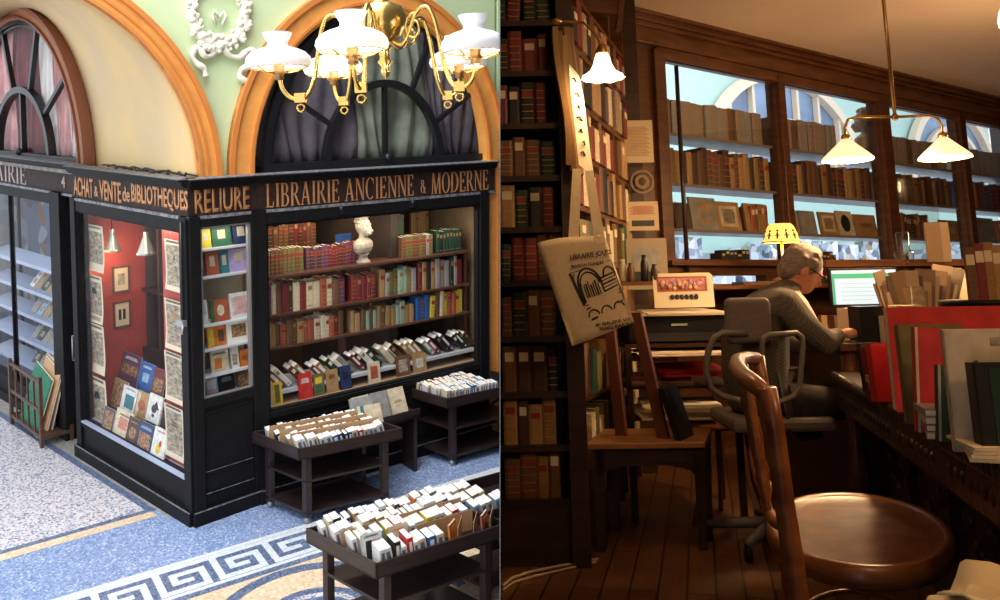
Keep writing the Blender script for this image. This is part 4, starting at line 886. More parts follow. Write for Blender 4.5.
# ---- shell
m_ceil=mat('ceiling_ochre_paint',(.92,.72,.55),.8,noise=.1,nscale=1.2)
def planks(name):
    m=bpy.data.materials.new(name); m.use_nodes=True; nt=m.node_tree; b=nt.nodes['Principled BSDF']; b.inputs['Roughness'].default_value=.4
    tc=nt.nodes.new('ShaderNodeTexCoord'); mp=nt.nodes.new('ShaderNodeMapping'); mp.inputs['Rotation'].default_value=(0,0,R(-77)); nt.links.new(tc.outputs['Object'],mp.inputs[0])
    br=nt.nodes.new('ShaderNodeTexBrick'); br.inputs['Color1'].default_value=(.17,.075,.028,1); br.inputs['Color2'].default_value=(.10,.042,.018,1); br.inputs['Mortar'].default_value=(.012,.006,.003,1)
    br.inputs['Scale'].default_value=1; br.inputs['Mortar Size'].default_value=.004; br.inputs['Brick Width'].default_value=1.3; br.inputs['Row Height'].default_value=.105; br.offset=.37
    nt.links.new(mp.outputs[0],br.inputs[0]); n=nt.nodes.new('ShaderNodeTexNoise'); n.inputs['Scale'].default_value=3; n.inputs['Detail'].default_value=6
    mp2=nt.nodes.new('ShaderNodeMapping'); mp2.inputs['Scale'].default_value=(1,14,1); nt.links.new(mp.outputs[0],mp2.inputs[0]); nt.links.new(mp2.outputs[0],n.inputs['Vector'])
    mx=nt.nodes.new('ShaderNodeMix'); mx.data_type='RGBA'; mx.blend_type='MULTIPLY'; mx.inputs[0].default_value=.7; nt.links.new(br.outputs[0],mx.inputs[6])
    r=nt.nodes.new('ShaderNodeValToRGB'); r.color_ramp.elements[0].color=(.4,.4,.4,1); r.color_ramp.elements[1].color=(1.3,1.2,1.1,1); nt.links.new(n.outputs[0],r.inputs[0]); nt.links.new(r.outputs[0],mx.inputs[7]); nt.links.new(mx.outputs[2],b.inputs['Base Color'])
    bm=nt.nodes.new('ShaderNodeBump'); bm.inputs['Strength'].default_value=.3; bm.inputs['Distance'].default_value=.01; nt.links.new(br.outputs['Fac'],bm.inputs['Height']); bm.invert=True; nt.links.new(bm.outputs[0],b.inputs['Normal'])
    return m
wl0=MRI@(FW@Vector((-1.6,0,0))); wl1=MRI@(FW@Vector((6.2,0,0)))
room=[(-.4,-1.3),(5.6,-1.3),(wl1.x+.3,wl1.y),(wl0.x,wl0.y+.0),(-.4,wl0.y)]
struct('floor_study',MB().slab([(-.6,-1.3),(6.8,-1.3),(6.8,9.6),(wl1.x,wl1.y),(wl0.x,wl0.y),(-.6,wl0.y)],-.1,0),planks('oak_planks'),MR)
struct('ceiling',MB().slab([(-1,-1.3),(6.8,-1.3),(6.8,9.9),(wl1.x,wl1.y+.3),(wl0.x,wl0.y+.3),(-1,wl0.y)],3.04,3.2),m_ceil,MR)
struct('wall_right',MB().box(5.9,6.0,-1.3,10,-.1,3.2),w_dark,MR)
struct('wall_near',MB().box(-.5,6,-1.4,-1.3,-.1,3.2).box(.01,.05,-1.3,-.12,-.1,3.2),w_dark,MR)  # short side piece continues the added partition, blocking light from the arcade
FLW=rfr((.22,3.95,0),(.36,1.0))          # left wall of the study, running back to the corner
struct('wall_left',MB().box(-.1,2.35,.16,.24,0,3.1),w_dark,FLW)
# back wall: posts, rails, cornice
bw_=MB(); bw_.box(-1.6,-.02,0,.1,0,3.1); bw_.box(-.1,6.3,0,.1,0,1.12); bw_.box(1.0,6.3,0,.1,1.1,1.32); bw_.box(-.02,1.0,0,.1,1.2,1.32); bw_.box(-.1,6.3,0,.12,2.80,3.1)
struct('wall_back',bw_,w_win,FW)
cn=MB(); cn.box(-1.2,6.3,-.05,0,2.84,2.98).box(-1.2,6.3,-.12,0,2.98,3.02).box(-1.2,6.3,-.09,0,2.95,2.98).box(-1.2,6.3,-.16,0,3.015,3.04).box(-.1,6.3,-.03,0,2.76,2.84)
struct('trim_30',cn,w_mid,FW,bevel=.004)
sl=MB(); sl.box(-.1,6.3,-.07,.1,1.27,1.31).box(-.1,6.3,-.03,0,1.1,1.14)
struct('trim_31',sl,w_mid,FW,bevel=.004)
posts=[(-.14,-.03),(1.285,1.365),(2.76,2.92),(4.22,4.34),(5.7,5.85)]
pm=MB()
for a,b in posts: pm.box(a,b,-.04,.1,1.3,2.82)
struct('trim_32',pm,w_win,FW,bevel=.005)
struct('trim_33',MB().tube([(.09,-.03,1.0),(.09,-.03,2.72)],.016,8),w_dark,FW)
for k in range(4):
    a=posts[k][1]; b=posts[k+1][0]
    wn=struct(f'window_{10+k}',MB().box(a,b,.0,.05,2.75,2.80).box(a,a+.02,.0,.03,1.3,2.72).box(b-.02,b,.0,.03,1.3,2.72),w_win,FW)
    put(MB().box(a,b,.01,.016,1.32,2.76),'pane',glassmat('study_pane',(1,1,1),.10),wn)
for k,z in enumerate((1.54,1.87,2.24)):
    struct(f'trim_{40+k}',MB().box(-.02,5.75,.06,.34,z-.022,z),mat('shelf_glass_dark',(.2,.18,.16),.3),FW)  # shelves in one even dark grey-brown
# books on the window shelves
PAL['faded']=(.36,.27,.2)
def wrow(s0,s1,z,hh,th,pal,styles,place,group,nm='volume',fl=True):
    n0=BOOKN[0]; row(FW,s0,s1,.10,z,th,hh,(.17,.2),pal,styles,place,group,rr,nm='bound_volume',leanp=0,flush=fl)
for k in range(4):
    a=posts[k][1]+.01; b=posts[k+1][0]-.01; nm=('first','second','third','fourth')[k]
    top=b if k!=1 else b-.42
    wrow(a,top,2.24,(.265,.275),(.06,.075),['faded','faded','grey','brown','faded'],['plain'],f'top shelf of {nm} study window',f'matching volumes along the top of the study windows',fl=False)
    wrow(a,b,1.87,(.24,.3),(.05,.075),['brown','ochre','dark brown','tan','brown','dark brown'] if k<3 else ['brown','tan','blue','dark red','dark brown'],['plain','plain','leather'],f'middle shelf of {nm} study window','brown volumes on the middle study window shelf')
# face-out prints and old books on the lowest window shelf
FO=[(675,692,'dark brown',[],.2,'dark brown book at the left end of the lowest window shelf'),(692,718,'grey',[('o',.55,.7,.5,.3,'tan'),('t',.5,.3,.6,.2,'tan')],.25,'grey book with faint portrait on the lowest window shelf'),(718,741,'tan',[('r',.5,.5,.75,.7,'cream'),('r',.5,.5,.5,.5,ENG)],.23,'cream mounted engraving on the lowest window shelf'),(746,768,'tan',[('o',.5,.5,.3,.25,'dark brown'),('t',.5,.85,.6,.06,'brown')],.23,'tan book with small dark medallion on the lowest window shelf'),
(786,798,'tan',[('r',.5,.5,.6,.6,'brown')],.2,'narrow tan book right of the first window post'),(800,816,'grey',[],.2,'plain grey book beside the brown print, second study window'),(820,837,'tan',[('r',.5,.5,.7,.7,'cream'),('r',.5,.5,.5,.5,'tan')],.2,'tan book with a square border, second study window'),(838,853,'cream',[('o',.5,.5,.6,.7,'black')],.22,'cream sheet with dark portrait head, second study window'),(855,876,'tan',[('t',.5,.5,.6,.2,'brown')],.2,'orange-tan box book at the right of the second study window'),
(896,910,'tan',[('t',.5,.6,.6,.2,'brown')],.2,'tan book at the left of the third study window'),(940,958,'tan',[('t',.5,.5,.6,.3,'cream')],.2,'tan booklet at the right of the third study window'),(972,994,'grey',[('t',.5,.8,.6,.08,'brown')],.25,'large grey-tan book in the fourth study window')]
for x0,x1,c,art,h,lab in FO:
    a=on(FW,x0,205,.1).x; b=on(FW,x1,205,.1).x; face_book(FW,(a+b)/2,.1,1.54,(b-a),h,c,art,lab,'books face out on the lowest window shelf',tilt=8)
for k,(s0,s1) in enumerate(((1.0,1.24),(3.2,3.7),(5.1,5.6))): row(FW,s0,s1,.1,1.54,(.03,.05),(.2,.24),(.15,.18),['ochre','brown','dark brown','rust red'],['label','leather'],f'lowest shelf, {("first","third","fourth")[k]} study window','spines on the lowest window shelf',rr,nm='bound_volume',leanp=0)
for k,(s0,s1) in enumerate(((.62,.98),(3.0,3.3),(1.9,2.1))): row(FW,s0,s1,.1,1.31,(.04,.06),(.06,.1),(.1,.12),['dark brown','brown','black'],['label'],f'sill of {("first","third","second")[k]} study window','low books on the window sill',rr,nm='bound_volume',leanp=0)
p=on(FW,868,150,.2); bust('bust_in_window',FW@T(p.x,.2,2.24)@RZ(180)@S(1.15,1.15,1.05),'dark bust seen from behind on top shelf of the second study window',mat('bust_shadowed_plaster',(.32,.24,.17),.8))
# ---- passage outside the study windows
FX=rfr((1.23-.58*4.5,6.0+.81*4.5,0),(.81,.58))
ox=MB(); ox.box(-4,15,0,.2,-1,6)
struct('wall_outside',ox,mat('celadon_outside',(.42,.62,.58),.8),FX)
def ax_(x,y): return on(FX,x,y,0)
m_pf=mat('pale_arch_frame',(.75,.62,.48),.7); m_bg=mat('blue_roof_glass',(.25,.38,.6),.3,noise=.5,nscale=1.2)
for k,(xl,xr,yb,yt) in enumerate(((700,852,138,74),(902,990,165,104))):
    a=ax_(xl,yb);b=ax_(xr,yb);t=ax_((xl+xr)/2,yt); cx=(a.x+b.x)/2; rx=(b.x-a.x)/2; z0=min(a.z,b.z)-.3; rz2=t.z-z0
    fr_=MB(); fr_.ring(cx,z0,rx,rz2,.16,.16,0,180,-.2,-.05,30)
    if k==0: 
        fr_.ring(cx,z0,rx*.62,rz2*.5,.06,.06,0,180,-.16,-.05,20)
        for i in range(1,7): u=-rx+2*rx*i/7; fr_.box(cx+u-.03,cx+u+.03,-.15,-.05,z0,z0+rz2*math.sqrt(1-(u/rx)**2)-.1)
    else: fr_.ring(cx,z0,rx*.7,rz2*.7,.1,.1,0,180,-.16,-.05,20)
    wn=struct(f'window_{20+k}',fr_,m_pf,FX); put(MB().plate([(cx+(rx-.05)*math.cos(math.pi*i/24),z0+(rz2-.05)*math.sin(math.pi*i/24)) for i in range(25)],-.04,-.02),'pane',m_bg,wn)
m_shopx=speckle('lit_shop_goods',[((.55,.62,.72),4),((.3,.38,.5),2),((.8,.82,.86),3),((.12,.16,.25),1.5),((.6,.42,.28),1),((.2,.25,.2),.8)],9)
op=MB(); a=ax_(690,215)
for i in range(26): 
    hgt=rr.uniform(1.4,1.9); op.box(-1+i*.62,-1+i*.62+rr.uniform(.4,.58),-.9,-.05,-1,hgt)
struct('wall_outside_shops',op,m_shopx,FX)
struct('floor_outside',MB().slab([(-4,-4.3),(15,-4.3),(15,0),(-4,0)],-1.1,-1.0),m_wht,FX)
light('passage_skylight','AREA',(4,-2.3,5.5),260,(.88,.95,1),9,3,(4,-1.8,0),FX)
# ---- tall bookcase on the left (front faces the viewer)
FA=rfr((-.3,3.7,0),(1,0)); 
bc=thing('bookcase','tall dark bookcase of old leather volumes at the far left of the study','bookcase',FA)
put(MB().box(0,.63,.27,.29,0,2.9).box(.575,.65,-.03,.29,0,2.9).box(0,.6,0,.27,0,.24).box(0,.02,0,.27,0,2.9),'carcass',w_dark,bc)
SA=[.26,.475,.69,.92,1.155,1.385,1.61,1.845,2.085,2.32,2.56]
for z in SA: put(MB().box(.02,.575,.0,.27,z-.025,z),'shelf',w_dark,bc)
old=['dark brown','brown','burgundy','dark brown','tan','black','dark green','brown','dark red']
for k,z in enumerate(SA[:-1]):
    pl_=['tan','ochre','tan','brown','dark brown'] if k in(0,1) else (['dark brown','brown','tan','black'] if k in (2,) else (['dark red','dark green','black','burgundy'] if k>6 else old))
    row(FA,.305,.572,.03,z,(.042,.07),(.155,.2),(.14,.17),pl_,['leather','leather','label'],f'{ORD[k]} shelf up, tall left bookcase','leather volumes in the tall left bookcase',rr,nm='bound_volume',leanp=.12 if k==0 else .03)
# bookcase along the left wall, spines towards the room
FBk=rfr((.36,4.02,0),(.33,.944))
b2=thing('wall_bookcase','deep brown bookcase along the study left wall behind the lamp','bookcase',FBk)
put(MB().box(0,.03,0,.2,0,2.95).box(1.0,1.03,0,.2,0,2.95).box(1.43,1.46,0,.2,0,2.95).box(0,1.46,.18,.2,0,2.95),'carcass',w_mid,b2)
SB=[.3,.62,.95,1.26,1.52,1.78,2.05,2.33,2.62]
for z in SB: put(MB().box(.03,1.44,.0,.18,z-.025,z),'shelf',w_mid,b2)
for k,z in enumerate(SB[:-1]):
    for j,(s0,s1) in enumerate(((.04,.96),(1.04,1.42))):
        row(FBk,s0,s1,.0-.02,z,(.06,.12),(.17,.25),(.15,.17),['cream','tan','brown','tan','dark red','faded','brown','black'] if k>3 else ['olive','dark green','tan','brown','cream'],['plain','label','plain'],f'{ORD[k]} shelf up, {("near","far")[j]} bay of wall bookcase','books in the wall bookcase',rr,nm='bound_volume',leanp=.05)
# papers, notices in the corner
for k,(bx,c,art,lab) in enumerate((((619,120,652,163),(.5,.4,.27),[('t',.5,.5,.8,.7,'tan')],'faded notice with lines of text pinned on the dark corner panel'),((625,203,655,232),(.55,.42,.26),[('t',.5,.7,.8,.3,'rust red'),('r',.5,.25,.7,.2,'black')],'cream booklet with orange lettering pinned in the corner'),((622,240,660,290),(.34,.27,.19),[('o',.5,.6,.7,.5,'grey'),('r',.5,.25,.6,.2,'black')],'photograph of a vaulted arcade standing in the corner'))):
    a=ry_(bx[0],bx[3],5.3);b=ry_(bx[2],bx[1],5.3); sheet(MR@T((a.x+b.x)/2,5.3-.1*k,a.z),b.x-a.x,b.z-a.z,c,art,lab,name='notice',cat='notice',curl=.0)
a=ry_(642,182,5.3); o=thing('medallion','faint oval metal ornament hanging on the dark corner panel','ornament',MR@T(a.x,5.3,a.z)); put(MB().ring(0,0,.075,.075,.012,.012,0,360,-.01,.01,20).ring(0,0,.045,.045,.02,.02,0,360,-.01,.01,16),'ring',mat('tarnished_metal',(.2,.13,.08),.5,.6),o)
struct('wall_corner',MB().box(.4,.94,5.45,5.47,0,3.04),w_dark,MR)
# rolled banner / box at ceiling corner
a=ry_(612,12,4.6); put(MB().box(-.28,.06,-.03,.03,-.02,.22).box(.03,.06,-.05,.05,-.10,.3),'ceiling_bracket',w_mid,None,MR@T(a.x,4.6,a.z)@RY(8),label='brown wooden bracket panel at the ceiling above the white lamp',cat='bracket')
# ---- hanging sheaf of papers + poster by the bookcase post
a=ry_(566,165,3.6); o=thing('paper_sheaf','sheaf of old brown papers hanging on the tall bookcase post','papers',MR@T(a.x+.035,3.6,a.z+.0))
for k in range(7):
    mb=MB(); n=9; x0=-.055+.012*k
    for i in range(n):
        z0=.62*i/n-.02*(k%3); z1=.62*(i+1)/n-.02*(k%3); dx=lambda z:.0-.09*z*.6+.01*math.sin(z*9+k)
        mb.hexa([(x0+dx(z0)+.02,.0+.004*k,z0),(x0+dx(z0)+.045,.004*k,z0),(x0+dx(z0)+.045,.08,z0),(x0+dx(z0)+.02,.08,z0)],[(x0+dx(z1)+.02,.004*k,z1),(x0+dx(z1)+.045,.004*k,z1),(x0+dx(z1)+.045,.08,z1),(x0+dx(z1)+.02,.08,z1)])
    put(mb,'paper_sheet',ink([(.3,.17,.07),(.22,.11,.04),(.36,.22,.1)][k%3]),o)
a=ry_(600,178,3.5); 
o=thing('hanging_poster','white printed sheet hanging beside the papers under the wall lamp','poster',MR@T(a.x-.005,3.5,a.z))
mb=MB(); o_=Vector((a.x-.005,3.5,a.z))
qp=[(ry_(x,y,3.5)-o_) for x,y in((569,64),(571,95),(574,120),(577,145),(579,165))]; qr=[(ry_(x,y,3.5)-o_) for x,y in((580,74),(585,100),(588,125),(591,150),(595,175))]
for i in range(4):
    l0,r0,l1,r1=qp[i],qr[i],qp[i+1],qr[i+1]; e=Vector((0,.03,0)); t_=Vector((0,.003,0))
    mb.hexa([l1,r1+e,r1+e+t_,l1+t_],[l0,r0+e,r0+e+t_,l0+t_])
put(mb,'sheet',ink((.8,.72,.58)),o)
mb=MB()
for i in range(7):
    t_=.1+.12*i; j=min(3,int(t_*4)); l_=qp[j].lerp(qp[j+1],t_*4-j); r_=qr[j].lerp(qr[j+1],t_*4-j); p0=l_.lerp(r_,.25+.1*(i%3)); p1=l_.lerp(r_,.55+.1*(i%2)); f_=Vector((0,.004,0))
    mb.tube([p0+f_,p0.lerp(p1,.5)+f_+Vector((0,.002,.008)),p1+Vector((0,.016,-.004))],.0035,5)
put(mb,'handwriting',m_ink,o)
# ---- tote bag
tb=[ry_(537,243,3.42),ry_(604,233,3.42),ry_(634,322,3.42),ry_(572,346,3.42)]
c0_=sum(tb,Vector())/4; tg=thing('tote_bag','cream canvas tote bag printed with an arcade engraving hanging from the bookcase post','bag',MR@T(*c0_))
def bil(u,v): return (tb[0]*(1-u)*(1-v)+tb[1]*u*(1-v)+tb[2]*u*v+tb[3]*(1-u)*v)-c0_      # u right, v down
mb=MB(); n=14; vs=[]
for s in(-1,1):
    for j in range(n+1):
        for i in range(n+1):
            u=i/n;v=j/n; p=bil(u,v); k=(math.sin(math.pi*u)**.6)*(math.sin(math.pi*min(1,v*.5+.05))**.5)*.022+.002+.004*math.sin(u*7+v*5)
            vs.append((p.x,s*k,p.z+.006*math.sin(u*5)*(1-v)))
N=(n+1)**2; fs=[]
for s in range(2):
    for j in range(n):
        for i in range(n):
            q0=s*N+j*(n+1)+i; fs.append((q0,q0+1,q0+n+2,q0+n+1) if s else (q0,q0+n+1,q0+n+2,q0+1))
for i in range(n):
    for e0,e1 in((i,i+1),(n*(n+1)+i,n*(n+1)+i+1),(i*(n+1),(i+1)*(n+1)),(i*(n+1)+n,(i+1)*(n+1)+n)): fs.append((e0,e1,N+e1,N+e0))
mb.add(vs,fs,0,True); put(mb,'body',m_canvas,tg)
hm_=MB()
for (u0,px_,py_,wd) in ((.52,576,170,.022),(.92,588,172,.022)):
    p=bil(u0,.03); q_=ry_(px_,py_,3.5)-c0_
    hm_.hexa([(p.x-wd,-.012,p.z-.03),(p.x+wd,-.012,p.z-.03),(p.x+wd,-.008,p.z-.03),(p.x-wd,-.008,p.z-.03)],[(q_.x-wd*.8,.04,q_.z),(q_.x+wd*.8,.04,q_.z),(q_.x+wd*.8,.045,q_.z),(q_.x-wd*.8,.045,q_.z)])
    put(hm_,'strap',m_canvas,tg); hm_=MB()
def on_bag(u,v): 
    p=bil(u,v); k=(math.sin(math.pi*u)**.6)*(math.sin(math.pi*min(1,v*.5+.05))**.5)*.022+.002+.004*math.sin(u*7+v*5); return Vector((p.x,-k-.002,p.z))
def bag_line(pts,w_,mb): mb.tube([on_bag(u,v) for u,v in pts],w_,5)
pr=MB()
def arcs(cu,cv,ru,rv,a0,a1,w_,n=10): bag_line([(cu+ru*math.cos(R(a0+(a1-a0)*i/n)),cv-rv*math.sin(R(a0+(a1-a0)*i/n))) for i in range(n+1)],w_,pr)
arcs(.55,.5,.17,.17,0,180,.004);arcs(.55,.5,.14,.13,0,180,.003);bag_line([(.38,.5),(.38,.66)],.005,pr);bag_line([(.40,.5),(.40,.66)],.004,pr);bag_line([(.72,.5),(.72,.6)],.003,pr)
arcs(.87,.46,.09,.10,0,180,.0035);bag_line([(.3,.35),(.33,.42),(.37,.36)],.003,pr);bag_line([(.32,.36),(.36,.62),(.37,.68)],.005,pr)
for i in range(5): bag_line([(.72,.46+.035*i),(.96,.43+.035*i)],.0022 if i%2 else .0035,pr)
for i in range(7): bag_line([(.45+.035*i,.5-.02*(i%3)),(.45+.035*i,.62)],.003 if i%2 else .002,pr)
bag_line([(.3,.35),(.96,.3)],.0015,pr);bag_line([(.96,.3),(.97,.72)],.0015,pr);bag_line([(.38,.69),(.97,.62)],.002,pr);bag_line([(.38,.72),(.97,.65)],.003,pr)
for cu in(.46,.66,.86): arcs(cu,.80,.08,.06,0,180,.0028,8)
bag_line([(.4,.83),(.5,.82)],.004,pr);bag_line([(.86,.75),(.96,.74)],.003,pr)
put(pr,'printed_picture',m_ink,tg)
def bag_text(s,h,wd,u,v,ang):
    me,w2=text_mesh(s,h,.0015,wd); p=on_bag(u,v); me.materials.clear(); me.materials.append(m_ink); put(me,'lettering',m_ink,tg,T(p.x,-.032,p.z)@RY(ang))
bag_text('LIBRAIRIE JOUSS',.026,.165,.38,.235,-7); bag_text('MAISON FONDEE',.012,.13,.36,.30,-7); bag_text('45 GALERIE VIV',.013,.14,.42,.905,-9); bag_text('75002 PARIS',.013,.12,.45,.955,-9)
# ---- wall lamp
lp=ry_(603,78,3.5); base=ry_(556,22,3.55)
wl=thing('wall_lamp','brass wall lamp with white bell glass shade on the bookcase post','lamp',MR@T(*lp))
bb=base-lp
put(MB().tube([bb,bb+Vector((.05,0,.0)),bb+Vector((.12,0,-.005)),(.0-.03,0,.2),(-.005,0,.16),(0,0,.12)],.006,8).lathe([(.02,-.005),(.03,0),(.02,.012)],c=tuple(bb),n=12,T=None),'arm',m_brass2,wl)
put(MB().lathe([(.02,.10),(.028,.115),(.018,.14),(.01,.15)],n=16),'fitter',m_brass2,wl)
m_bell=mat('frosted_bell_glass',(.95,.85,.65),.4,emit=(1,.8,.5),es=1.7)
vs=[];fs=[];n=36; prof=[(.026,.105),(.032,.09),(.04,.06),(.055,.03),(.078,.008),(.092,.0)]
for r,z in prof+[(p[0]-.003,p[1]) for p in prof[::-1]]:
    for j in range(n):
        a=2*math.pi*j/n; sc=1+.05*math.cos(a*9)*max(0,(.06-z)/.06); vs.append((r*sc*math.cos(a),r*sc*math.sin(a),z+.004*math.cos(a*9)*(z<.01)))
k=len(prof)*2
for i in range(k-1):
    for j in range(n): fs.append((i*n+j,i*n+(j+1)%n,(i+1)*n+(j+1)%n,(i+1)*n+j))
put(MB().add(vs,fs,0,True),'lamp_shade',m_bell,wl); put(MB().sphere((0,0,.04),.025,12),'bulb',mat('warm_bulb',(1,.85,.6),.5,emit=(1,.75,.4),es=10),wl)
light('wall_lamp_light','POINT',(lp.x+.02,lp.y-.05,lp.z-.06),5,(1,.62,.28),.06,M0=MR)
# ---- twin pendant
cL=ry_(847,152,4.0); cR=ry_(944,148,4.0); top=ry_(894,0,4.0); mid=ry_(895,117,4.0)
pd=thing('twin_pendant_lamp','brass T-shaped pendant with two cream cone shades over the desk','lamp',MR@T(mid.x,4.0,mid.z))
Lx,Rx=cL.x-mid.x,cR.x-mid.x
put(MB().tube([(0,0,0),(0,0,3.04-mid.z)],.009,8).sphere((0,0,0),.018,12).lathe([(.02,0),(.035,.02),(.04,.03)],c=(0,0,3.04-mid.z-.03),n=14),'rod',m_brass2,pd)
m_cone=mat('cone_glass',(.95,.8,.55),.35,emit=(1,.72,.4),es=.8); m_conein=mat('warm_bulb',(1,.85,.6),.5)
for sx,X in((-1,Lx),(1,Rx)):
    a_=put(MB().tube([(0,0,0),(X*.75,0,.005),(X*.93,0,-.01),(X,0,-.05),(X,0,-.09)],.007,8).lathe([(.012,-.11),(.022,-.10),(.02,-.085),(.01,-.08)],c=(X,0,0),n=12),'arm',m_brass2,pd)
    put(MB().lathe([(.118,-.205),(.116,-.195),(.02,-.105),(.018,-.11),(.112,-.205)],c=(X,0,-.0),n=28,cap=False),'lamp_shade',m_cone,pd)
    put(MB().sphere((X,0,-.19),.032,12),'bulb',mat('warm_bulb',(1,.85,.6),.5),pd)
    light('pendant_glow','POINT',(mid.x+X,4.0,mid.z-.27),30,(1,.62,.3),.05,M0=MR)
# edge lamp at the top right
a=ry_(1004,17,4.2); el=thing('edge_lamp','small white glass lamp just entering at the right edge near the ceiling','lamp',MR@T(a.x+.02,4.2,a.z)); put(MB().lathe([(.045,-.05),(.05,-.02),(.04,.03),(.02,.06),(.018,.05),(.045,-.05)],n=20,cap=False).tube([(0,0,.05),(0,0,3.04-a.z)],.006,6),'lamp_shade',m_bell,el)
# unseen point lights added out of frame to brighten the study
light('study_fill_light','POINT',(2.2,.6,2.2),36,(1,.6,.28),.12,M0=MR); light('study_fill_light','POINT',(3.6,5.0,1.9),38,(1,.62,.3),.12,M0=MR); light('study_fill_light','POINT',(1.0,1.5,2.2),9,(1,.62,.3),.1,M0=MR)
# ---- side table with arched apron
st=thing('side_table','low dark wooden side table with a worn oak top beside the tall bookcase','table',MR@T(.64,4.05,0))
P=[rz_(585,444,.45),rz_(705,442,.45),rz_(712,427,.45),rz_(628,427,.45)]; P=[Vector((p.x-.64,p.y-4.05,0)) for p in P]
P[3]=P[0]+(P[2]-P[1]); 
def lf(u,v,z): p=P[0]*(1-u)*(1-v)+P[1]*u*(1-v)+P[2]*u*v+P[3]*(1-u)*v; return (p.x,p.y,z)
put(MB().hexa([lf(0,0,.425),lf(1,0,.425),lf(1,1,.425),lf(0,1,.425)],[lf(0,0,.45),lf(1,0,.45),lf(1,1,.45),lf(0,1,.45)]),'table_top',w_stool,st,bevel=.004)
ap=MB(); n=14
for i in range(n):
    u0=.08+.84*i/n;u1=.08+.84*(i+1)/n; zf_=lambda u:.34-.05*max(0,abs((u-.5)/.42)**3)-.0+.0
    zz=lambda u:.30+.055*math.sqrt(max(0,1-((u-.5)/.42)**2))
    ap.hexa([lf(u0,.06,zz(u0)),lf(u1,.06,zz(u1)),lf(u1,.12,zz(u1)),lf(u0,.12,zz(u0))],[lf(u0,.06,.425),lf(u1,.06,.425),lf(u1,.12,.425),lf(u0,.12,.425)])
put(ap,'apron',w_dark,st)
for (u,v) in((.06,.06),(.90,.06),(.9,.8),(.06,.8)):
    put(MB().hexa([lf(u,v,0),lf(u+.06,v,0),lf(u+.06,v+.12,0),lf(u,v+.12,0)],[lf(u-.01,v,.425),lf(u+.09,v,.425),lf(u+.09,v+.15,.425),lf(u-.01,v+.15,.425)]),'leg',w_dark,st)
# bentwood chair behind it, mostly hidden: curved leg on the right
bc2=thing('bentwood_stool','reddish bentwood stool with splayed curved leg behind the side table','stool',MR@T(1.08,4.35,0))
put(MB().lathe([(.0,.44),(.17,.44),(.18,.45),(.17,.465),(0,.465)],n=24),'seat',w_chair,bc2)
for a in(20,140,260): t=R(a-55); put(MB().tube([(.12*math.cos(t),.12*math.sin(t),.44),(.14*math.cos(t),.14*math.sin(t),.2),(.2*math.cos(t),.2*math.sin(t),0)],.013,8),'leg',w_chair,bc2)
# cable on the floor
put(MB().tube([rz_(x,y,.008) for x,y in((503,586),(512,578),(530,572),(560,566),(585,562),(598,559))],.006,6).tube([rz_(x,y,.006) for x,y in((503,590),(514,582),(535,576),(570,568),(596,562))],.005,6),'power_cable',ink((.5,.42,.3)),None,MR,label='pale twin power cable lying on the floor by the tall bookcase',cat='cable')
# ---- printer cabinet and what is on it
pc=thing('printer_stand','dark open stand holding the printer, red folders and magazines','stand',MR@T(.62,4.35,0))
put(MB().box(0,.56,0,.45,.82,.84),'table_top',w_dark,pc); put(MB().box(.0,.56,.0,.45,.62,.635),'shelf',w_dark,pc); put(MB().box(0,.56,0,.45,.47,.485),'shelf',w_dark,pc)
for x_ in(0,.53): 
    for y_ in (0,.42): put(MB().box(x_,x_+.03,y_,y_+.03,0,.82),'leg',w_dark,pc)
m_blk=mat('black_plastic',(.008,.008,.009),.5,spec=.2)
pt=thing('printer','black inkjet printer with pale paper on its lid','printer',MR@T(.64,4.37,.84))
put(MB().box(0,.52,0,.38,.0,.13),'body',m_blk,pt,bevel=.01); put(MB().box(.05,.44,-.02,.0,.01,.05),'tray',mat('dark_grey_plastic',(.015,.015,.016),.5),pt); put(MB().box(.22,.30,-.004,0,.085,.095),'maker_plate',ink((.4,.4,.4)),pt)
for k,(x0,x1,z,c,lab) in enumerate(((-.02,.56,.135,(.62,.52,.36),'wide cream paper sheet lying on the black printer'),(.1,.5,.142,(.7,.6,.44),'smaller cream sheet on top of the printer papers'))):
    put(MB().hexa([(x0,-.03,z),(x1,-.01,z),(x1-.03,.36,z+.008),(x0,.36,z+.008)],[(x0,-.03,z+.006),(x1,-.01,z+.006),(x1-.03,.36,z+.02),(x0,.36,z+.02)]),'paper_sheet',ink(c),None,MR@T(.64,4.37,.84),label=lab,cat='paper')
a=ry_(655,308,4.5); b=ry_(713,272,4.5); w0=b.x-a.x; h0=b.z-a.z
pcx=thing('picture_board','cream board with a red and pink painted frieze propped on the printer','picture',MR@T((a.x+b.x)/2,4.5,a.z)@RX(-8))
put(MB().plate([(-w0/2,0),(w0/2,0),(w0/2,h0-.015),(w0/2-.015,h0),(-w0/2+.015,h0),(-w0/2,h0-.015)],0,.01),'board',ink((.68,.6,.45)),pcx)
motif(pcx,w0,h0,[('r',.48,.68,.84,.44,'rust red')]); motif(pcx,w0,h0,[('r',.48,.68,.76,.34,'pink')])
mb=MB(); 
for i in range(11): mb.sphere((-w0*.36+w0*.68*i/10,-.004,h0*(.68+.06*math.sin(i*2.1))),.013,8,sy=.3,sz=1.3)
put(mb,'painted_figures',ink((.45,.2,.3)),pcx); mb=MB()
for i in range(8): mb.sphere((-w0*.33+w0*.62*i/7,-.005,h0*(.64+.09*math.cos(i*1.7))),.010,8,sy=.3)
put(mb,'painted_flowers',ink((.75,.5,.12)),pcx)
mb=MB(); 
for i in range(6): mb.sphere((-w0*.2+w0*.4*i/5,-.004,h0*.3),.012,8,sy=.3,sz=1.2)
put(mb,'sketch',m_ink,pcx)
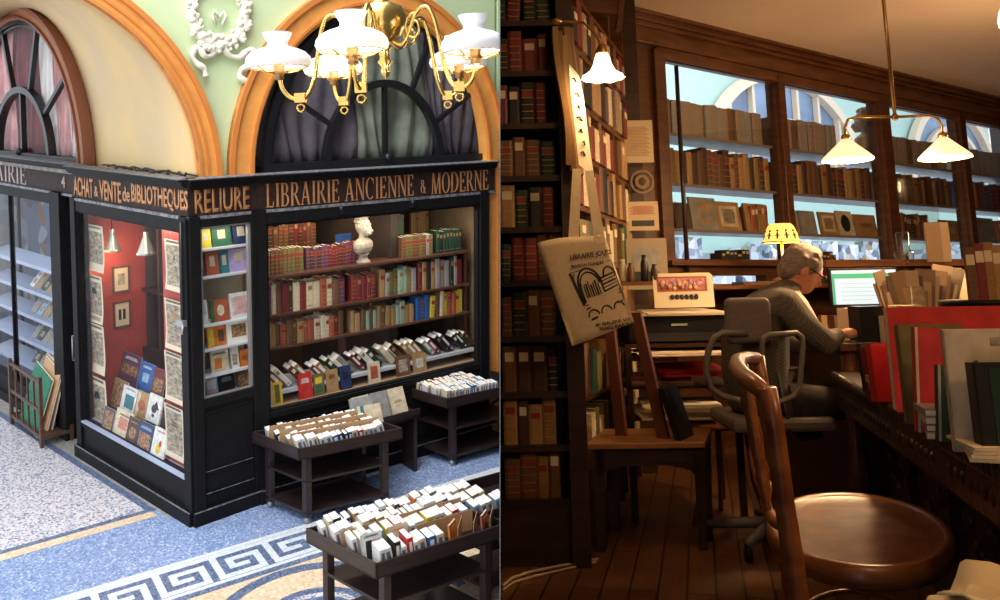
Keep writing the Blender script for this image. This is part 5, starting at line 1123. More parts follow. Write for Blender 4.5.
# papers and folders on the stand shelves
def pile(x0,y0,z0,wd,dp,cols,label0,group,nm,jit=.012,th=(.006,.012)):
    z=z0
    for i,c in enumerate(cols):
        t=rr.uniform(*th); dx=rr.uniform(-jit,jit);dy=rr.uniform(-jit,jit)
        put(MB().box(0,wd,0,dp,0,t*.92),nm,ink(c) if not isinstance(c,str) else cover(c),None,MR@T(x0+dx,y0+dy,z)@RZ(rr.uniform(-5,5)),label=f'{label0}, {ORD[i]} from the bottom',cat=nm.replace('_',' '),group=group); z+=t
    return z
pile(.65,4.33,.637,.3,.3,['brown','tan','burgundy'],'brown folder on the middle stand shelf','folders on the stand','folder',th=(.012,.02))
put(MB().box(-.17,.17,-.12,.12,0,.012).box(-.17,.17,-.12,.12,.016,.02),'red_folder',cover('red'),None,MR@T(.94,4.42,.70)@RZ(12)@RX(8),label='bright red folder on the stand shelf under the printer',cat='folder')
put(MB().box(-.12,.12,-.1,.1,0,.03),'red_box',cover('rust red'),None,MR@T(.78,4.5,.75)@RZ(-8),label='small dark red box behind the red folder under the printer',cat='box')
put(MB().box(-.25,.2,-.15,.12,0,.004).box(-.2,.26,-.12,.12,.005,.009),'loose_papers',ink((.62,.5,.4)),None,MR@T(.92,4.38,.795)@RZ(3)@RX(4),label='pale and red loose papers jutting out just under the printer',cat='paper')
pile(.68,4.25,.487,.38,.32,[(.62,.5,.3),(.7,.6,.42),(.55,.42,.26),(.68,.56,.38),(.6,.42,.24),(.7,.62,.48)],'cream magazine in the pile on the low stand shelf','magazines on the low stand shelf','magazine',th=(.008,.014))
put(MB().box(-.03,.03,-.03,.03,0,.0015),'photo_print',ink((.25,.2,.17)),None,MR@T(.93,4.38,.56),label='small dark photograph on top of the magazine pile',cat='photo')
# leaning brown boards beside the table
lb=thing('leaning_frame','reddish brown wooden frame leaning against the wall bookcase below the tote bag','frame',MR@T(.62,4.0,.45)@RZ(-30))
put(MB().hexa([(.08,0,0),(.13,0,0),(.13,.03,0),(.08,.03,0)],[(-.06,.1,.55),(-.01,.1,.55),(-.01,.13,.55),(-.06,.13,.55)]).hexa([(-.12,.0,0.),(-.07,0,0),(-.07,.03,0),(-.12,.03,0)],[(-.2,.1,.5),(-.15,.1,.5),(-.15,.13,.5),(-.2,.13,.5)]),'frame_bars',mat('red_brown_stain',(.09,.025,.012),.4),lb)
put(MB().hexa([(.17,-.02,0),(.2,-.02,0),(.2,.16,0),(.17,.16,0)],[(.1,-.02,.22),(.13,-.02,.22),(.13,.16,.22),(.1,.16,.22)]),'black_folder',m_blk,lb)
# small shelf with things at the right of the bag
put(MB().box(-.16,.05,-.1,.1,0,.02),'bracket_shelf',w_mid,None,MR@T(.75,4.6,1.13),label='small brown bracket shelf between tote bag and picture board',cat='shelf')
for k,(x_,h_,c) in enumerate(((.66,.12,'cream'),(.70,.10,'brown'),(.77,.14,'black'),(.82,.09,'dark brown'))):
    put(MB().lathe([(.018,0),(.022,.01),(.02,h_*.7),(.012,h_*.85),(.014,h_)],n=12),'jar',cover(c),None,MR@T(x_,4.6-.02*k,1.15),label=f'small {c} jar, {ORD[k]} from left on the bracket shelf',cat='jar',group='jars on the bracket shelf')
# ---- office chair
m_grey=mat('grey_upholstery',(.2,.17,.15),.7,noise=.15,nscale=40); m_gpl=mat('grey_plastic',(.15,.135,.125),.45)
oc=thing('office_chair','grey office swivel chair with loop armrests under the seated man','office chair',MR@T(1.17,3.92,0))
# backrest
bk_=MB(); n=8
a=ry_(748,320,3.72); bx_,bz_=a.x-1.17,a.z
bk_.hexa([(bx_-.095,-.2,bz_-.10),(bx_+.10,-.22,bz_-.10),(bx_+.10,-.17,bz_-.10),(bx_-.095,-.15,bz_-.10)],[(bx_-.10,-.23,bz_+.095),(bx_+.09,-.25,bz_+.095),(bx_+.09,-.2,bz_+.095),(bx_-.10,-.18,bz_+.095)])
o=put(bk_,'backrest',m_grey,oc); md=o.modifiers.new('b','BEVEL'); md.width=.03; md.segments=4
def px3(pts,Y): 
    out=[]
    for x_,y_ in pts: p=ry_(x_,y_,Y); out.append((p.x-1.17,Y-3.92,p.z))
    return out
for k,(pts,Y) in enumerate((([(762,345),(764,338),(770,335),(797,333),(802,337),(803,345),(800,385),(794,396),(780,402),(770,403),(766,395),(763,370)],3.62),([(700,345),(700,338),(706,332),(735,330),(745,334)],3.6))):
    if k==0: put(MB().tube(px3(pts,Y),.012,8,closed=True),'armrest',m_gpl,oc)
left=[(748,333),(722,333),(714,338),(708,352),(706,372),(711,388),(722,396),(745,402)]
put(MB().tube(px3(left,3.7),.014,8),'armrest',m_gpl,oc)
put(MB().box(-.2,.24,-.2,.22,.5,.56),'seat',m_grey,oc,bevel=.02); put(MB().tube([(0,0,.08),(0,0,.5)],.03,10),'column',m_gpl,oc)
for k in range(5):
    t=R(72*k+15); lg=put(MB().tube([(0,0,.1),(.28*math.cos(t),.28*math.sin(t),.07)],[.028,.018],8),'leg',m_gpl,oc); put(MB().tube([(.28*math.cos(t)-.012,.28*math.sin(t),.03),(.28*math.cos(t)+.012,.28*math.sin(t),.03)],.03,12),'castor',m_blk,lg)
# ---- the seated man
def skin_obj(name,nodes,edges,m,parent,sub=2,root=0,extra=None):
    me=bpy.data.meshes.new(name); me.from_pydata([n[0] for n in nodes],edges,[]); me.materials.append(m)
    o=bpy.data.objects.new(name,me); C.objects.link(o); o.parent=parent
    md=o.modifiers.new('skin','SKIN'); md.use_smooth_shade=True
    sv=me.skin_vertices[0].data
    for i,nn in enumerate(nodes):
        r=nn[1]; sv[i].radius=(r if isinstance(r,tuple) else (r,r)); sv[i].use_root=(i==root)
    s=o.modifiers.new('sub','SUBSURF'); s.levels=sub; s.render_levels=sub
    bpy.context.view_layer.update()
    mesh=bpy.data.meshes.new_from_object(o.evaluated_get(bpy.context.evaluated_depsgraph_get())); mesh.name=name
    o.modifiers.clear(); o.data=mesh
    for p_ in mesh.polygons: p_.use_smooth=True
    return o
m_skin=mat('skin',(.62,.3,.19),.5,noise=.1,nscale=20); m_hair=mat('grey_hair',(.3,.25,.2),.7,noise=.5,nscale=50,dist=(1,1,3)); 
def tweed():
    m=bpy.data.materials.new('brown_tweed_check'); m.use_nodes=True; nt=m.node_tree; b=nt.nodes['Principled BSDF']; b.inputs['Roughness'].default_value=.9
    tc=nt.nodes.new('ShaderNodeTexCoord'); ck=nt.nodes.new('ShaderNodeTexChecker'); ck.inputs['Scale'].default_value=120; ck.inputs['Color1'].default_value=(.13,.115,.095,1); ck.inputs['Color2'].default_value=(.03,.028,.028,1)
    nt.links.new(tc.outputs['Object'],ck.inputs[0]); n=nt.nodes.new('ShaderNodeTexNoise'); n.inputs['Scale'].default_value=60; nt.links.new(tc.outputs['Object'],n.inputs['Vector'])
    mx=nt.nodes.new('ShaderNodeMix'); mx.data_type='RGBA'; mx.inputs[7].default_value=(.085,.07,.055,1); nt.links.new(n.outputs[0],mx.inputs[0]); nt.links.new(ck.outputs[0],mx.inputs[6]); nt.links.new(mx.outputs[2],b.inputs['Base Color']); return m
m_tw=tweed()
pn_=thing('person','grey-haired seated man in a brown checked jacket bent over his desk, writing','person',MR@T(1.2,3.92,0))
# local coordinates relative to (1.2,3.92,0): +x is where he faces
hd=0
body=[((0,0,.62),.07),((.0,0,.78),.07),((.03,0,.93),.08),((.09,0,1.05),.075),((.14,.02,1.11),.045),((.175,.03,1.155),.045),((.20,.03,1.20),(.068,.068)),((.215,.03,1.25),(.058,.058)),
 ((.10,-.14,1.03),.05),((.13,-.21,.93),.042),((.19,-.22,.87),.036),((.25,-.175,.89),.026),((.27,-.165,.90),.022),((.285,-.155,.905),.022),
 ((.09,.16,1.02),.05),((.12,.2,.9),.04),((.2,.16,.83),.03),((.27,.05,.845),.024),
 ((.08,-.09,.6),.06),((.38,-.12,.6),.05),((.40,-.12,.32),.045),((.42,-.12,.06),.035),((.52,-.13,.035),.03),
 ((.08,.09,.6),.06),((.38,.12,.6),.05),((.40,.12,.32),.045),((.42,.12,.06),.035),((.52,.13,.035),.03)]
ed=[(0,1),(1,2),(2,3),(3,4),(4,5),(5,6),(6,7),(3,8),(8,9),(9,10),(10,11),(11,12),(12,13),(3,14),(14,15),(15,16),(16,17),(0,18),(18,19),(19,20),(20,21),(21,22),(0,23),(23,24),(24,25),(25,26),(26,27)]
bo_=skin_obj('body',body,ed,m_skin,pn_)
# head details
hf=MB(); ctr=Vector((.195,.025,1.185)); HT=T(*ctr)@RZ(-4)@RY(38)@S(.93,.93,.93)      # head frame: +x face direction, tipped down
hf.sphere((0,0,0),.082,20,sx=1.12,sy=.9,sz=1.22,T=HT); hf.sphere((.035,0,-.055),.055,16,sx=1.1,sy=.85,sz=1.0,T=HT)
hf.sphere((.097,0,-.015),.015,10,sx=1.2,sz=1.6,T=HT); hf.sphere((.085,0,-.055),.016,10,sx=.6,sy=1.6,sz=.6,T=HT)
for s in(-1,1): hf.sphere((-.005,s*.078,-.01),.024,12,sx=.8,sy=.35,sz=1.3,T=HT); hf.sphere((.078,s*.03,.015),.016,10,T=HT)
o=put(hf,'head',m_skin,pn_); rm=o.modifiers.new('r','REMESH'); rm.mode='VOXEL'; rm.voxel_size=.006; rm.use_smooth_shade=True
ey=MB(); 
for s in(-1,1): ey.sphere((.088,s*.03,.012),.009,8,T=HT)
put(ey,'eyes',ink((.03,.03,.03)),pn_)
hr_=MB(); hr_.sphere((-.022,0,.022),.09,20,sx=1.12,sy=.99,sz=1.12,T=HT); hr_.sphere((-.055,0,-.03),.066,16,sx=.9,sy=1.1,sz=1.1,T=HT)
for i in range(26):
    a=rr.uniform(0,6.28); e_=rr.uniform(.1,1.4); hr_.sphere((-.02+.09*math.cos(a)*math.cos(e_),.082*math.sin(a)*math.cos(e_),.02+.095*math.sin(e_)),.02,7,T=HT) if math.cos(a)*math.cos(e_)<.5 else None
o=put(hr_,'hair',m_hair,pn_); rm=o.modifiers.new('r','REMESH'); rm.mode='VOXEL'; rm.voxel_size=.006; rm.use_smooth_shade=True
gl_=MB()
for s in(-1,1): gl_.tube([HT@Vector((.10,s*.032+.024*math.cos(i*.6),.012+.018*math.sin(i*.6))) for i in range(10)],.0028,5); gl_.tube([HT@Vector((.10,s*.056,.015)),HT@Vector((.0,s*.082,.01))],.003,5)
gl_.tube([HT@Vector((.102,-.01,.015)),HT@Vector((.102,.01,.015))],.003,5)
put(gl_,'glasses',m_blk,pn_)
# jacket
def blob(name,nodes,edges,m,parent,vox=.011,steps=9):
    """one continuous surface: ellipsoid sections swept along the limbs, fused and smoothed"""
    b=MB()
    for i,j in edges:
        (p,r0),(q_,r1)=nodes[i],nodes[j]; p=Vector(p);q_=Vector(q_); r0=Vector(r0 if isinstance(r0,tuple) else (r0,)*3); r1=Vector(r1 if isinstance(r1,tuple) else (r1,)*3)
        for k in range(steps+1):
            t=k/steps; c=p.lerp(q_,t); r=r0.lerp(r1,t); b.sphere(tuple(c),1,14,sx=r.x,sy=r.y,sz=r.z)
            # sphere() scales radius and height separately
    o=put(b,name,m,parent); rm=o.modifiers.new('r','REMESH'); rm.mode='VOXEL'; rm.voxel_size=vox; rm.use_smooth_shade=True
    sm=o.modifiers.new('s','SMOOTH'); sm.iterations=6; sm.factor=.6
    return o
jn=[((-.05,0,.60),(.145,.185,.06)),((-.065,0,.74),(.15,.185,.08)),((-.055,0,.90),(.15,.185,.08)),((-.01,0,1.0),(.135,.185,.07)),((.05,.0,1.055),(.10,.16,.06)),((.115,.02,1.10),(.065,.075,.045)),
 ((.05,-.15,1.02),.075),((.10,-.225,.93),.062),((.17,-.24,.87),.055),((.21,-.2,.88),.047),((.255,-.17,.893),.034),
 ((.05,.16,1.01),.075),((.10,.21,.9),.06),((.18,.17,.84),.05),((.245,.095,.845),.036)]
je=[(0,1),(1,2),(2,3),(3,4),(4,5),(3,6),(4,6),(6,7),(7,8),(8,9),(9,10),(3,11),(4,11),(11,12),(12,13),(13,14)]
blob('jacket',jn,je,m_tw,pn_)

tr=[((0,0,.58),(.13,.15)),((.08,-.09,.6),.095),((.38,-.12,.6),.072),((.40,-.12,.32),.058),((.42,-.12,.09),.052),((.08,.09,.6),.095),((.38,.12,.6),.072),((.40,.12,.32),.058),((.42,.12,.09),.052)]
skin_obj('trousers',tr,[(0,1),(1,2),(2,3),(3,4),(0,5),(5,6),(6,7),(7,8)],mat('dark_trousers',(.03,.02,.018),.9),pn_)
for s in(-1,1): put(MB().sphere((.48,s*.125,.045),.05,12,sx=2.0,sy=.9,sz=.8),'shoe',m_blk,pn_)
def hand(org,direction,curl,parent,side=1):
    """palm and five separate fingers, one skinned surface"""
    d=nv(direction); upv=Vector((0,0,1)); sd=nv(d.cross(upv))*side; nodes=[((0,0,0),(.018,.022))]; e_=[]
    o0=Vector(org); nodes=[(tuple(o0),.02),(tuple(o0+d*.03),.024),(tuple(o0+d*.06),.024)]; e_=[(0,1),(1,2)]
    for k,(off,L) in enumerate(((-.028,.06),(-.010,.07),(.010,.066),(.027,.05))):
        b=o0+d*.07+sd*off; i0=len(nodes); nodes.append((tuple(b),.0095)); e_.append((2,i0))
        p=b; dd=Vector(d)
        for j in range(3):
            dd=nv(dd-upv*curl); p=p+dd*(L/3); nodes.append((tuple(p),.0085-.001*j)); e_.append((len(nodes)-2,len(nodes)-1))
    b=o0+d*.03-sd*.03; i0=len(nodes); nodes.append((tuple(b),.011)); e_.append((1,i0)); p=b+nv(d-sd*.6-upv*.2)*.03; nodes.append((tuple(p),.010)); e_.append((i0,i0+1)); p=p+nv(d-upv*.3)*.025; nodes.append((tuple(p),.008)); e_.append((i0+1,i0+2))
    return skin_obj('hand',nodes,e_,m_skin,parent,sub=1)
hand((.275,-.165,.905),(.93,.15,-.05),.45,pn_,1)
hand((.265,.07,.845),(.85,-.5,-.05),.35,pn_,-1)
pw=MR@T(1.2+.37,3.92-.15,.90); put(MB().tube([(-.01,-.01,-.02),(.03,-.03,.09)],.004,6),'pen',ink((.7,.65,.55)),None,pw,label='pale pen held in the hand of the writing man',cat='pen')
# ---- his desk
dk=thing('writing_desk','wooden writing desk with pale worn edge under the monitor','desk',MR@T(1.52,3.75,0))
put(MB().hexa([(-.08,-.05,.83),(1.3,-.05,.83),(1.3,1.2,.83),(.02,1.2,.83)],[(-.08,-.05,.865),(1.3,-.05,.865),(1.3,1.2,.865),(.02,1.2,.865)]),'table_top',w_mid,dk,bevel=.005)
put(MB().box(-.02,.02,.02,1.1,.0,.83).box(.3,1.2,.3,.34,.1,.83),'side_panel',w_dark,dk); put(MB().lathe([(.03,0),(.035,.1),(.02,.2),(.04,.3),(.025,.45),(.035,.6),(.03,.83)],c=(-.03,-.0,0),n=14),'leg',w_mid,dk)
put(MB().box(-.15,.15,-.1,.1,0,.004),'desk_pad',ink((.35,.33,.33)),None,MR@T(1.66,3.85,.867),label='grey writing pad under the man\'s hand',cat='pad')
# monitor
a=ry_(832,307,4.4); b=ry_(897,267,4.4); mw_,mh_=b.x-a.x,b.z-a.z
mo=thing('monitor','computer monitor showing a page with a green band on the writing desk','monitor',MR@T((a.x+b.x)/2,4.4,.867))
z0=a.z-.867
put(MB().box(-mw_/2,mw_/2,0,.03,z0,z0+mh_),'casing',m_blk,mo,bevel=.004); put(MB().box(-.03,.03,.03,.06,.0,z0+.1).box(-.12,.12,-.04,.12,0,.012),'stand',m_blk,mo)
iw_,ih=mw_*.94,mh_*.88; zc=z0+mh_*.06
m_scr=mat('screen_white',(.1,.1,.1),.3,emit=(.68,.88,.95),es=.62); m_sg=mat('screen_green',(.02,.1,.05),.3,emit=(.04,.36,.17),es=.7); m_sl=mat('screen_grey',(.1,.1,.1),.3,emit=(.4,.62,.66),es=.55)
put(MB().box(-iw_/2,iw_/2,-.002,0,zc,zc+ih),'screen',m_scr,mo); put(MB().box(-iw_/2,iw_/2,-.004,-.002,zc+ih*.76,zc+ih*.90),'green_band',m_sg,mo); put(MB().box(-iw_/2,-iw_/2+.012,-.004,-.002,zc,zc+ih*.76),'green_margin',m_sg,mo)
tx=MB()
for i in range(5): tx.box(-iw_*.38,iw_*(.1+.06*((i*3)%4)),-.004,-.002,zc+ih*(.12+.12*i),zc+ih*(.135+.12*i))
put(tx,'text_lines',m_sl,mo)
light('monitor_light','AREA',((a.x+b.x)/2,4.36,a.z+.09),1.2,(.75,.9,1),.28,.16,(1.5,3.6,1.0),MR)
# desk lamp with yellow shade, on the ledge before the window
p=ry_(783,262,5.5); tl=thing('table_lamp','yellow table lamp with dark painted figures, glowing behind the man','lamp',MR@T(p.x,5.5,p.z-.12))
put(MB().lathe([(.07,0),(.07,.012),(.02,.03),(.012,.08),(.018,.12),(.01,.15),(.01,.26)],n=16),'base',m_brass2,tl)
put(MB().lathe([(.118,.245),(.105,.30),(.08,.35),(.065,.365),(.062,.36),(.114,.245)],n=28,cap=False),'lamp_shade',mat('yellow_shade_glow',(.8,.6,.15),.6,emit=(1,.68,.16),es=.75),tl)
fg=MB()
for i in range(12):
    t=2*math.pi*i/12; r_=.108; q_=T(r_*math.cos(t),r_*math.sin(t),.275)@RZ(math.degrees(t)); fg.box(-.002,.004,-.006,.006,-.012,.03,0,q_@RY(-14)); fg.sphere((0.0,0,.042),.008,6,T=q_@RY(-14)); fg.box(-.002,.004,-.016,.016,.008,.014,0,q_@RY(-14))
put(fg,'painted_figures',m_ink,tl); put(MB().lathe([(.1195,.243),(.1195,.249),(.116,.249)],n=28,cap=False),'rim_band',m_ink,tl)
light('table_lamp_light','POINT',(p.x,5.45,p.z+.08),5,(1,.7,.3),.05,M0=MR)
struct('trim_50',MB().box(-.1,5.8,-.34,-.03,1.10,1.13),w_mid,FW)
put(MB().box(-.3,.3,-.14,.14,0,.02),'lamp_ledge',w_mid,None,MR@T(p.x,5.5,p.z-.14),label='small brown ledge carrying the yellow table lamp',cat='shelf')
# things by the monitor
def blk(bx,Y,dp,c,lab,cat,nm,z=None,rot=0,art=None,bev=0,grp=None):
    a=ry_(bx[0],bx[3],Y); b=ry_(bx[2],bx[1],Y); w_=b.x-a.x; h_=b.z-a.z; z0=a.z if z is None else z
    if z is not None: h_=b.z-z
    o=thing(nm,lab,cat,MR@T((a.x+b.x)/2,Y,z0)@RZ(rot),grp)
    put(MB().box(-w_/2,w_/2,0,dp,0,h_),'body',cover(c) if isinstance(c,str) else ink(c) if isinstance(c,tuple) else c,o,bevel=bev)
    if art: motif(o,w_,h_,art)
    return o
blk((853,308,864,345),3.85,.10,(.7,.62,.48),'white card box standing left of the black box on the desk','box','card_box',z=.866,rot=15)
blk((862,306,884,345),3.7,.12,m_blk,'black card index box in front of the monitor','box','index_box',z=.866)
blk((886,316,898,343),3.65,.06,(.65,.58,.45),'cream index box with a black window label','box','index_box',z=.866,art=[('r',.5,.5,.7,.6,'black')])
blk((899,305,922,336),3.8,.08,(.62,.55,.42),'pale box behind the red ledger','box','card_box',z=.866)
# brochure rack
a=ry_(920,320,3.9); br=thing('brochure_rack','fanned wire rack crammed with brown leaflets right of the monitor','rack',MR@T(a.x,3.9,.866))
put(MB().box(-.13,.15,0,.1,0,.02).box(-.13,-.12,0,.1,0,.1),'base',w_dark,br)
for k in range(20):
    x_=-.13+.0155*k; h_=.24+.05*math.sin(k*1.7)+(.03 if k>12 else 0); put(MB().box(-.04,.045,0,.004,0,h_),'leaflet',ink([(.22,.14,.08),(.34,.25,.16),(.14,.08,.05),(.42,.34,.24),(.10,.07,.05)][k%5]),br,T(x_*.85,.01+.005*k,.02)@RY(-14+1.7*k)@RZ(35-4*k),label=None)
put(MB().box(-.03,.03,-.01,0,.08,.2),'photo_leaflet',cover(ENG),br,T(-.0,-.0,.03))
blk((935,291,960,328),4.1,.05,(.5,.38,.13),'mustard yellow folder standing right of the leaflet rack','folder','folder',z=.866)
# acrylic sheet holder
blk((912,178,935,320),4.3,.012,glassmat('acrylic_sheet',(.9,.88,.85),.12,.08),'tall clear acrylic sheet holder catching lamp light','holder','acrylic_holder')
blk((929,222,948,262),5.0,.02,(.25,.17,.1),'brown paper standing behind the acrylic holder','paper','paper_sheet')
a=ry_(905,262,4.6); put(MB().lathe([(.0,0),(.045,0),(.05,.05),(.03,.06),(.035,.15),(.028,.16),(.0,.16)],n=18),'glass_carafe',glassmat('carafe_glass',(.85,.85,.82),.2,.05),None,MR@T(a.x,4.6,a.z),label='clear glass carafe standing on the sill right of the post',cat='carafe')
struct('trim_51',MB().box(-.1,3.3,-.04,.3,1.12,1.16),w_mid,MR@T(2.0,5.1,.1)@RZ(20))
a=ry_(792,285,4.6)
for k,(x_,c) in enumerate(((822,'tan'),(828,'brown'),(835,'cream'))): 
    a=ry_(x_,300,4.5); put(MB().box(-.02,.02,-.02,.02,0,.09),'pen_pot',cover(c),None,MR@T(a.x,4.5,.866),label=f'{c} pot of pens on the desk beyond the man, {ORD[k]} from left',cat='pot',group='pots beyond the man')
# ---- carved foreground desk
E0=Vector((1.03,1.96,0)); E1=Vector((1.40,3.72,0)); FD=rfr(E0,(E1-E0)); 
cdk=thing('carved_desk','massive black carved desk running along the right edge','desk',FD@T(-1.2,0,0))
LD=(E1-E0).length+1.2
m_carv=mat('carved_black_wood',(.02,.012,.009),.35,nscale=22,col2=(.06,.035,.022),bump=.6)
put(MB().box(0,LD,-1.3,-.0,.70,.75),'desk_top',w_dark,cdk,bevel=.006)
put(MB().box(.0,LD,-1.2,-.20,.0,.60).box(0,LD,-1.2,-.05,.59,.70),'carcass',w_dark,cdk)
ed_=MB()
for i in range(int(LD/.035)): ed_.sphere((.02+.035*i,.0,.727),.018,8,sx=1,sy=.7,sz=1.2)
put(ed_,'beaded_edge',m_carv,cdk)
pnl=MB(); pnl.box(0,LD,-.052,-.02,.60,.69); pnl.box(0,LD,-.202,-.18,.08,.12)
for i in range(6):
    x0=.05+i*.5; pnl.box(x0,x0+.03,-.202,-.165,.1,.59); pnl.box(x0+.08,x0+.44,-.202,-.19,.16,.56)
    for j in range(5): pnl.sphere((x0+.12+.07*j,-.19,.36+.06*math.sin(j*2)),.035,8,sy=.5)
    for j in range(8): pnl.sphere((x0+.05*j+.05,-.025,.65),.02,8,sy=.6)
put(pnl,'carved_panel',m_carv,cdk)
# books and folders on it: positioned by where their foot rests on the top (z=.75)
def deskbook(xf,yf,wd,h,t,ang,c,art,lab,tilt=4,z=.75,lean=0,spine=-1,grp='things standing on the carved desk'):
    p=rz_(xf,yf,z); return face_book(MR@T(p.x,p.y,z)@RZ(ang)@RY(lean),wd/2,0,0,wd,h,c,art,lab,grp,tilt=tilt,t=t,spine=spine)
deskbook(868,392,.10,.16,.018,35,'black',[],'thin black book at the far end of the carved desk')
deskbook(872,397,.11,.16,.02,35,'burgundy',[],'thin dark red book beside the thin black one')
deskbook(877,402,.12,.175,.03,5,'red',[],'small red book on the far end of the carved desk')
deskbook(897,412,.42,.29,.05,-12,'red',[],'largest bright red ledger standing open-ended on the carved desk',tilt=2,spine=1)
deskbook(908,424,.16,.25,.03,-10,'olive',[],'worn olive book squeezed between the two red volumes')
deskbook(917,432,.2,.25,.035,-16,'red',[('r',.03,.5,.03,1,'cream')],'second red volume leaning in front of the largest ledger',lean=4)
deskbook(938,441,.12,.17,.02,-10,'dark green',[('r',.04,.5,.05,1,'grey')],'small dark green book in front of the red volumes',lean=6)
deskbook(955,452,.30,.255,.02,-14,(.0,.0,.0) and 'cream' or 'cream',[('r',.42,.9,.22,.07,ENG),('t',.2,.5,.035,.5,'brown')],'tall cream print board standing near the right edge',tilt=1)
deskbook(984,460,.2,.19,.045,-10,'black',[('r',.55,.5,.8,.9,'dark green'),('o',.6,.45,.6,.5,'olive'),('o',.6,.45,.5,.4,'black')],'old green-black binding with oval frame at the right edge',tilt=2)
z=.75
p=rz_(882,400,.75)
for k,c in enumerate(('tan','brown','tan')):
    put(MB().box(-.03,.04,0,.12,0,.022).box(-.028,.038,-.002,.12,.003,.019,1),'flat_book',[cover(c),pages()],None,MR@T(p.x,p.y,z+.0235*k)@RZ(-22+4*k),label=f'{c} book lying flat in far small pile on the carved desk, {ORD[k]} from the bottom',cat='book',group='far small pile on the carved desk')
p=rz_(931,440,.75)
for k,c in enumerate(('cream','ochre','cream','grey')):
    put(MB().box(-.035,.05,0,.13,0,.016).box(-.033,.048,-.002,.13,.002,.013,1),'flat_book',[cover(c),pages()],None,MR@T(p.x+.03,p.y,.75+.017*k)@RZ(-24+3*k),label=f'{c} booklet in the small pile under the green book, {ORD[k]} from the bottom',cat='book',group='small pile under the green book')
p=rz_(975,462,.75)
for k in range(4): put(MB().box(0,.25,0,.16,0,.006),'loose_sheet',ink([(.7,.6,.38),(.75,.66,.45)][k%2]),None,MR@T(p.x-.01+.004*k,p.y,.75+.007*k)@RZ(-24+5*k),label=f'cream sheet near the right edge of the carved desk, {ORD[k]} from the bottom',cat='paper',group='cream sheets on the carved desk')
p=ry_(835,388,3.5); put(MB().box(-.04,.03,-.05,.06,0,.03),'paper_stack',ink((.6,.5,.35)),None,MR@T(1.50,3.45,.75),label='short stack of cream papers at the far corner of the carved desk',cat='paper')
# round black stand with big bindings
p=ry_(985,318,3.3); rs=thing('round_stand','black round turned stand carrying old bindings above the desk','stand',MR@T(p.x+.03,3.35,.75))
zt3=ry_(965,300,3.3).z-.75
put(MB().lathe([(.09,0),(.10,.02),(.04,.05),(.05,zt3*.3),(.11,zt3*.5),(.135,zt3*.75),(.12,zt3*.88),(.16,zt3*.93),(.16,zt3)],n=28),'pedestal',m_blk,rs)
p=ry_(967,290,3.25); FV=rfr((p.x,3.25,0),(.87,-.49))
for k,(x0,x1,y0,c) in enumerate(((967,976,247,'brown'),(977,985,243,'dark red'),(986,993,242,'ochre'),(994,1004,245,'tan'))):
    a=on(FV,x0,290,0); b=on(FV,x1,y0,0); book(FV@T(a.x,0,zt3+.75),b.x-a.x-.002,b.z-(zt3+.75),.15,c,'label',f'{c} leather binding, {ORD[k]} from left on the round black stand','bindings on the round black stand')
for k,(x0,x1,y0) in enumerate(((942,950,270),(951,958,272),(959,966,268),(967,973,270))):
    a=ry_(x0-4,305,4.4); b=ry_(x1-4,y0,4.4); book(MR@T(a.x,4.4,.87),b.x-a.x,b.z-.87,.14,'cream','label',f'pale book standing behind the bindings, {ORD[k]} from left','pale books behind the bindings')
# papers at the bottom right corner
pf=rz_(985,598,.55)
ppx=ry_(1022,600,1.35)
tr_=thing('paper_bundle','crumpled cream papers piled at the bottom right corner','papers',MR@T(ppx.x+.03,1.35,ppx.z-.08))
for k in range(7):
    mb=MB(); n=6; vs=[]
    for j in range(n+1):
        for i in range(n+1): vs.append((-.11+.2*i/n+.012*k*((-1)**k)*.3,-.1+.22*j/n,.013*k+.017*math.sin(i*1.5+k*1.3)*math.cos(j*1.3+k*2)+(.018*i/n)))
    fs=[(j*(n+1)+i,j*(n+1)+i+1,(j+1)*(n+1)+i+1,(j+1)*(n+1)+i) for j in range(n) for i in range(n)]
    mb.add(vs,fs,0,True); o=put(mb,'crumpled_sheet',ink([(.7,.58,.36),(.62,.5,.3)][k%2]),tr_,RZ(-18+11*k)); s_=o.modifiers.new('t','SOLIDIFY'); s_.thickness=.003
bx9=thing('low_table','dark low table under the crumpled papers','table',MR@T(ppx.x+.03,1.35,0)); put(MB().box(-.11,.12,-.12,.2,ppx.z-.12,ppx.z-.09),'table_top',w_dark,bx9)
for a_,b_ in((-.1,-.1),(.08,-.1),(.08,.16),(-.1,.16)): put(MB().box(a_,a_+.03,b_,b_+.03,0,ppx.z-.12),'leg',w_dark,bx9)
# ---- bentwood chair in the foreground
sc=Vector((.965,2.47,0)); cc_=thing('bentwood_chair','varnished bentwood chair with spindle back in the foreground','chair',MR@T(*sc)@RZ(-21))
SX,SY,SZ=.233,.39,.455
put(MB().lathe([(.0,-.012),(.80,-.010),(.90,-.002),(.94,.002)],c=(0,0,SZ),n=48,sx=SX,sy=SY,cap=False),'seat_panel',w_seat,cc_)
put(MB().lathe([(.9,-.05),(.98,-.05),(1.03,-.025),(1.0,.004),(.94,.006),(.9,-.004)],c=(0,0,SZ),n=56,sx=SX,sy=SY,cap=False),'seat_ring',w_chair,cc_)
for (x_,y_) in((.15,-.2),(.15,.22)): put(MB().tube([(x_,y_,SZ-.04),(x_+.02,y_*1.05,.2),(x_+.05,y_*1.15,0)],[.02,.018,.013],10),'leg',w_chair,cc_)
ln=lambda pts,Y: [tuple(ry_(x,y,Y_)-sc) for (x,y),Y_ in zip(pts,Y)]
def rel(x,y,Y): q_=RZ(21)@(ry_(x,y,Y)-sc); return (q_.x,q_.y,q_.z)
npost=[rel(767,388,1.93),rel(775,430,1.94),rel(784,500,1.96),rel(793,560,1.98),rel(800,610,1.98)]; zb=npost[-1]
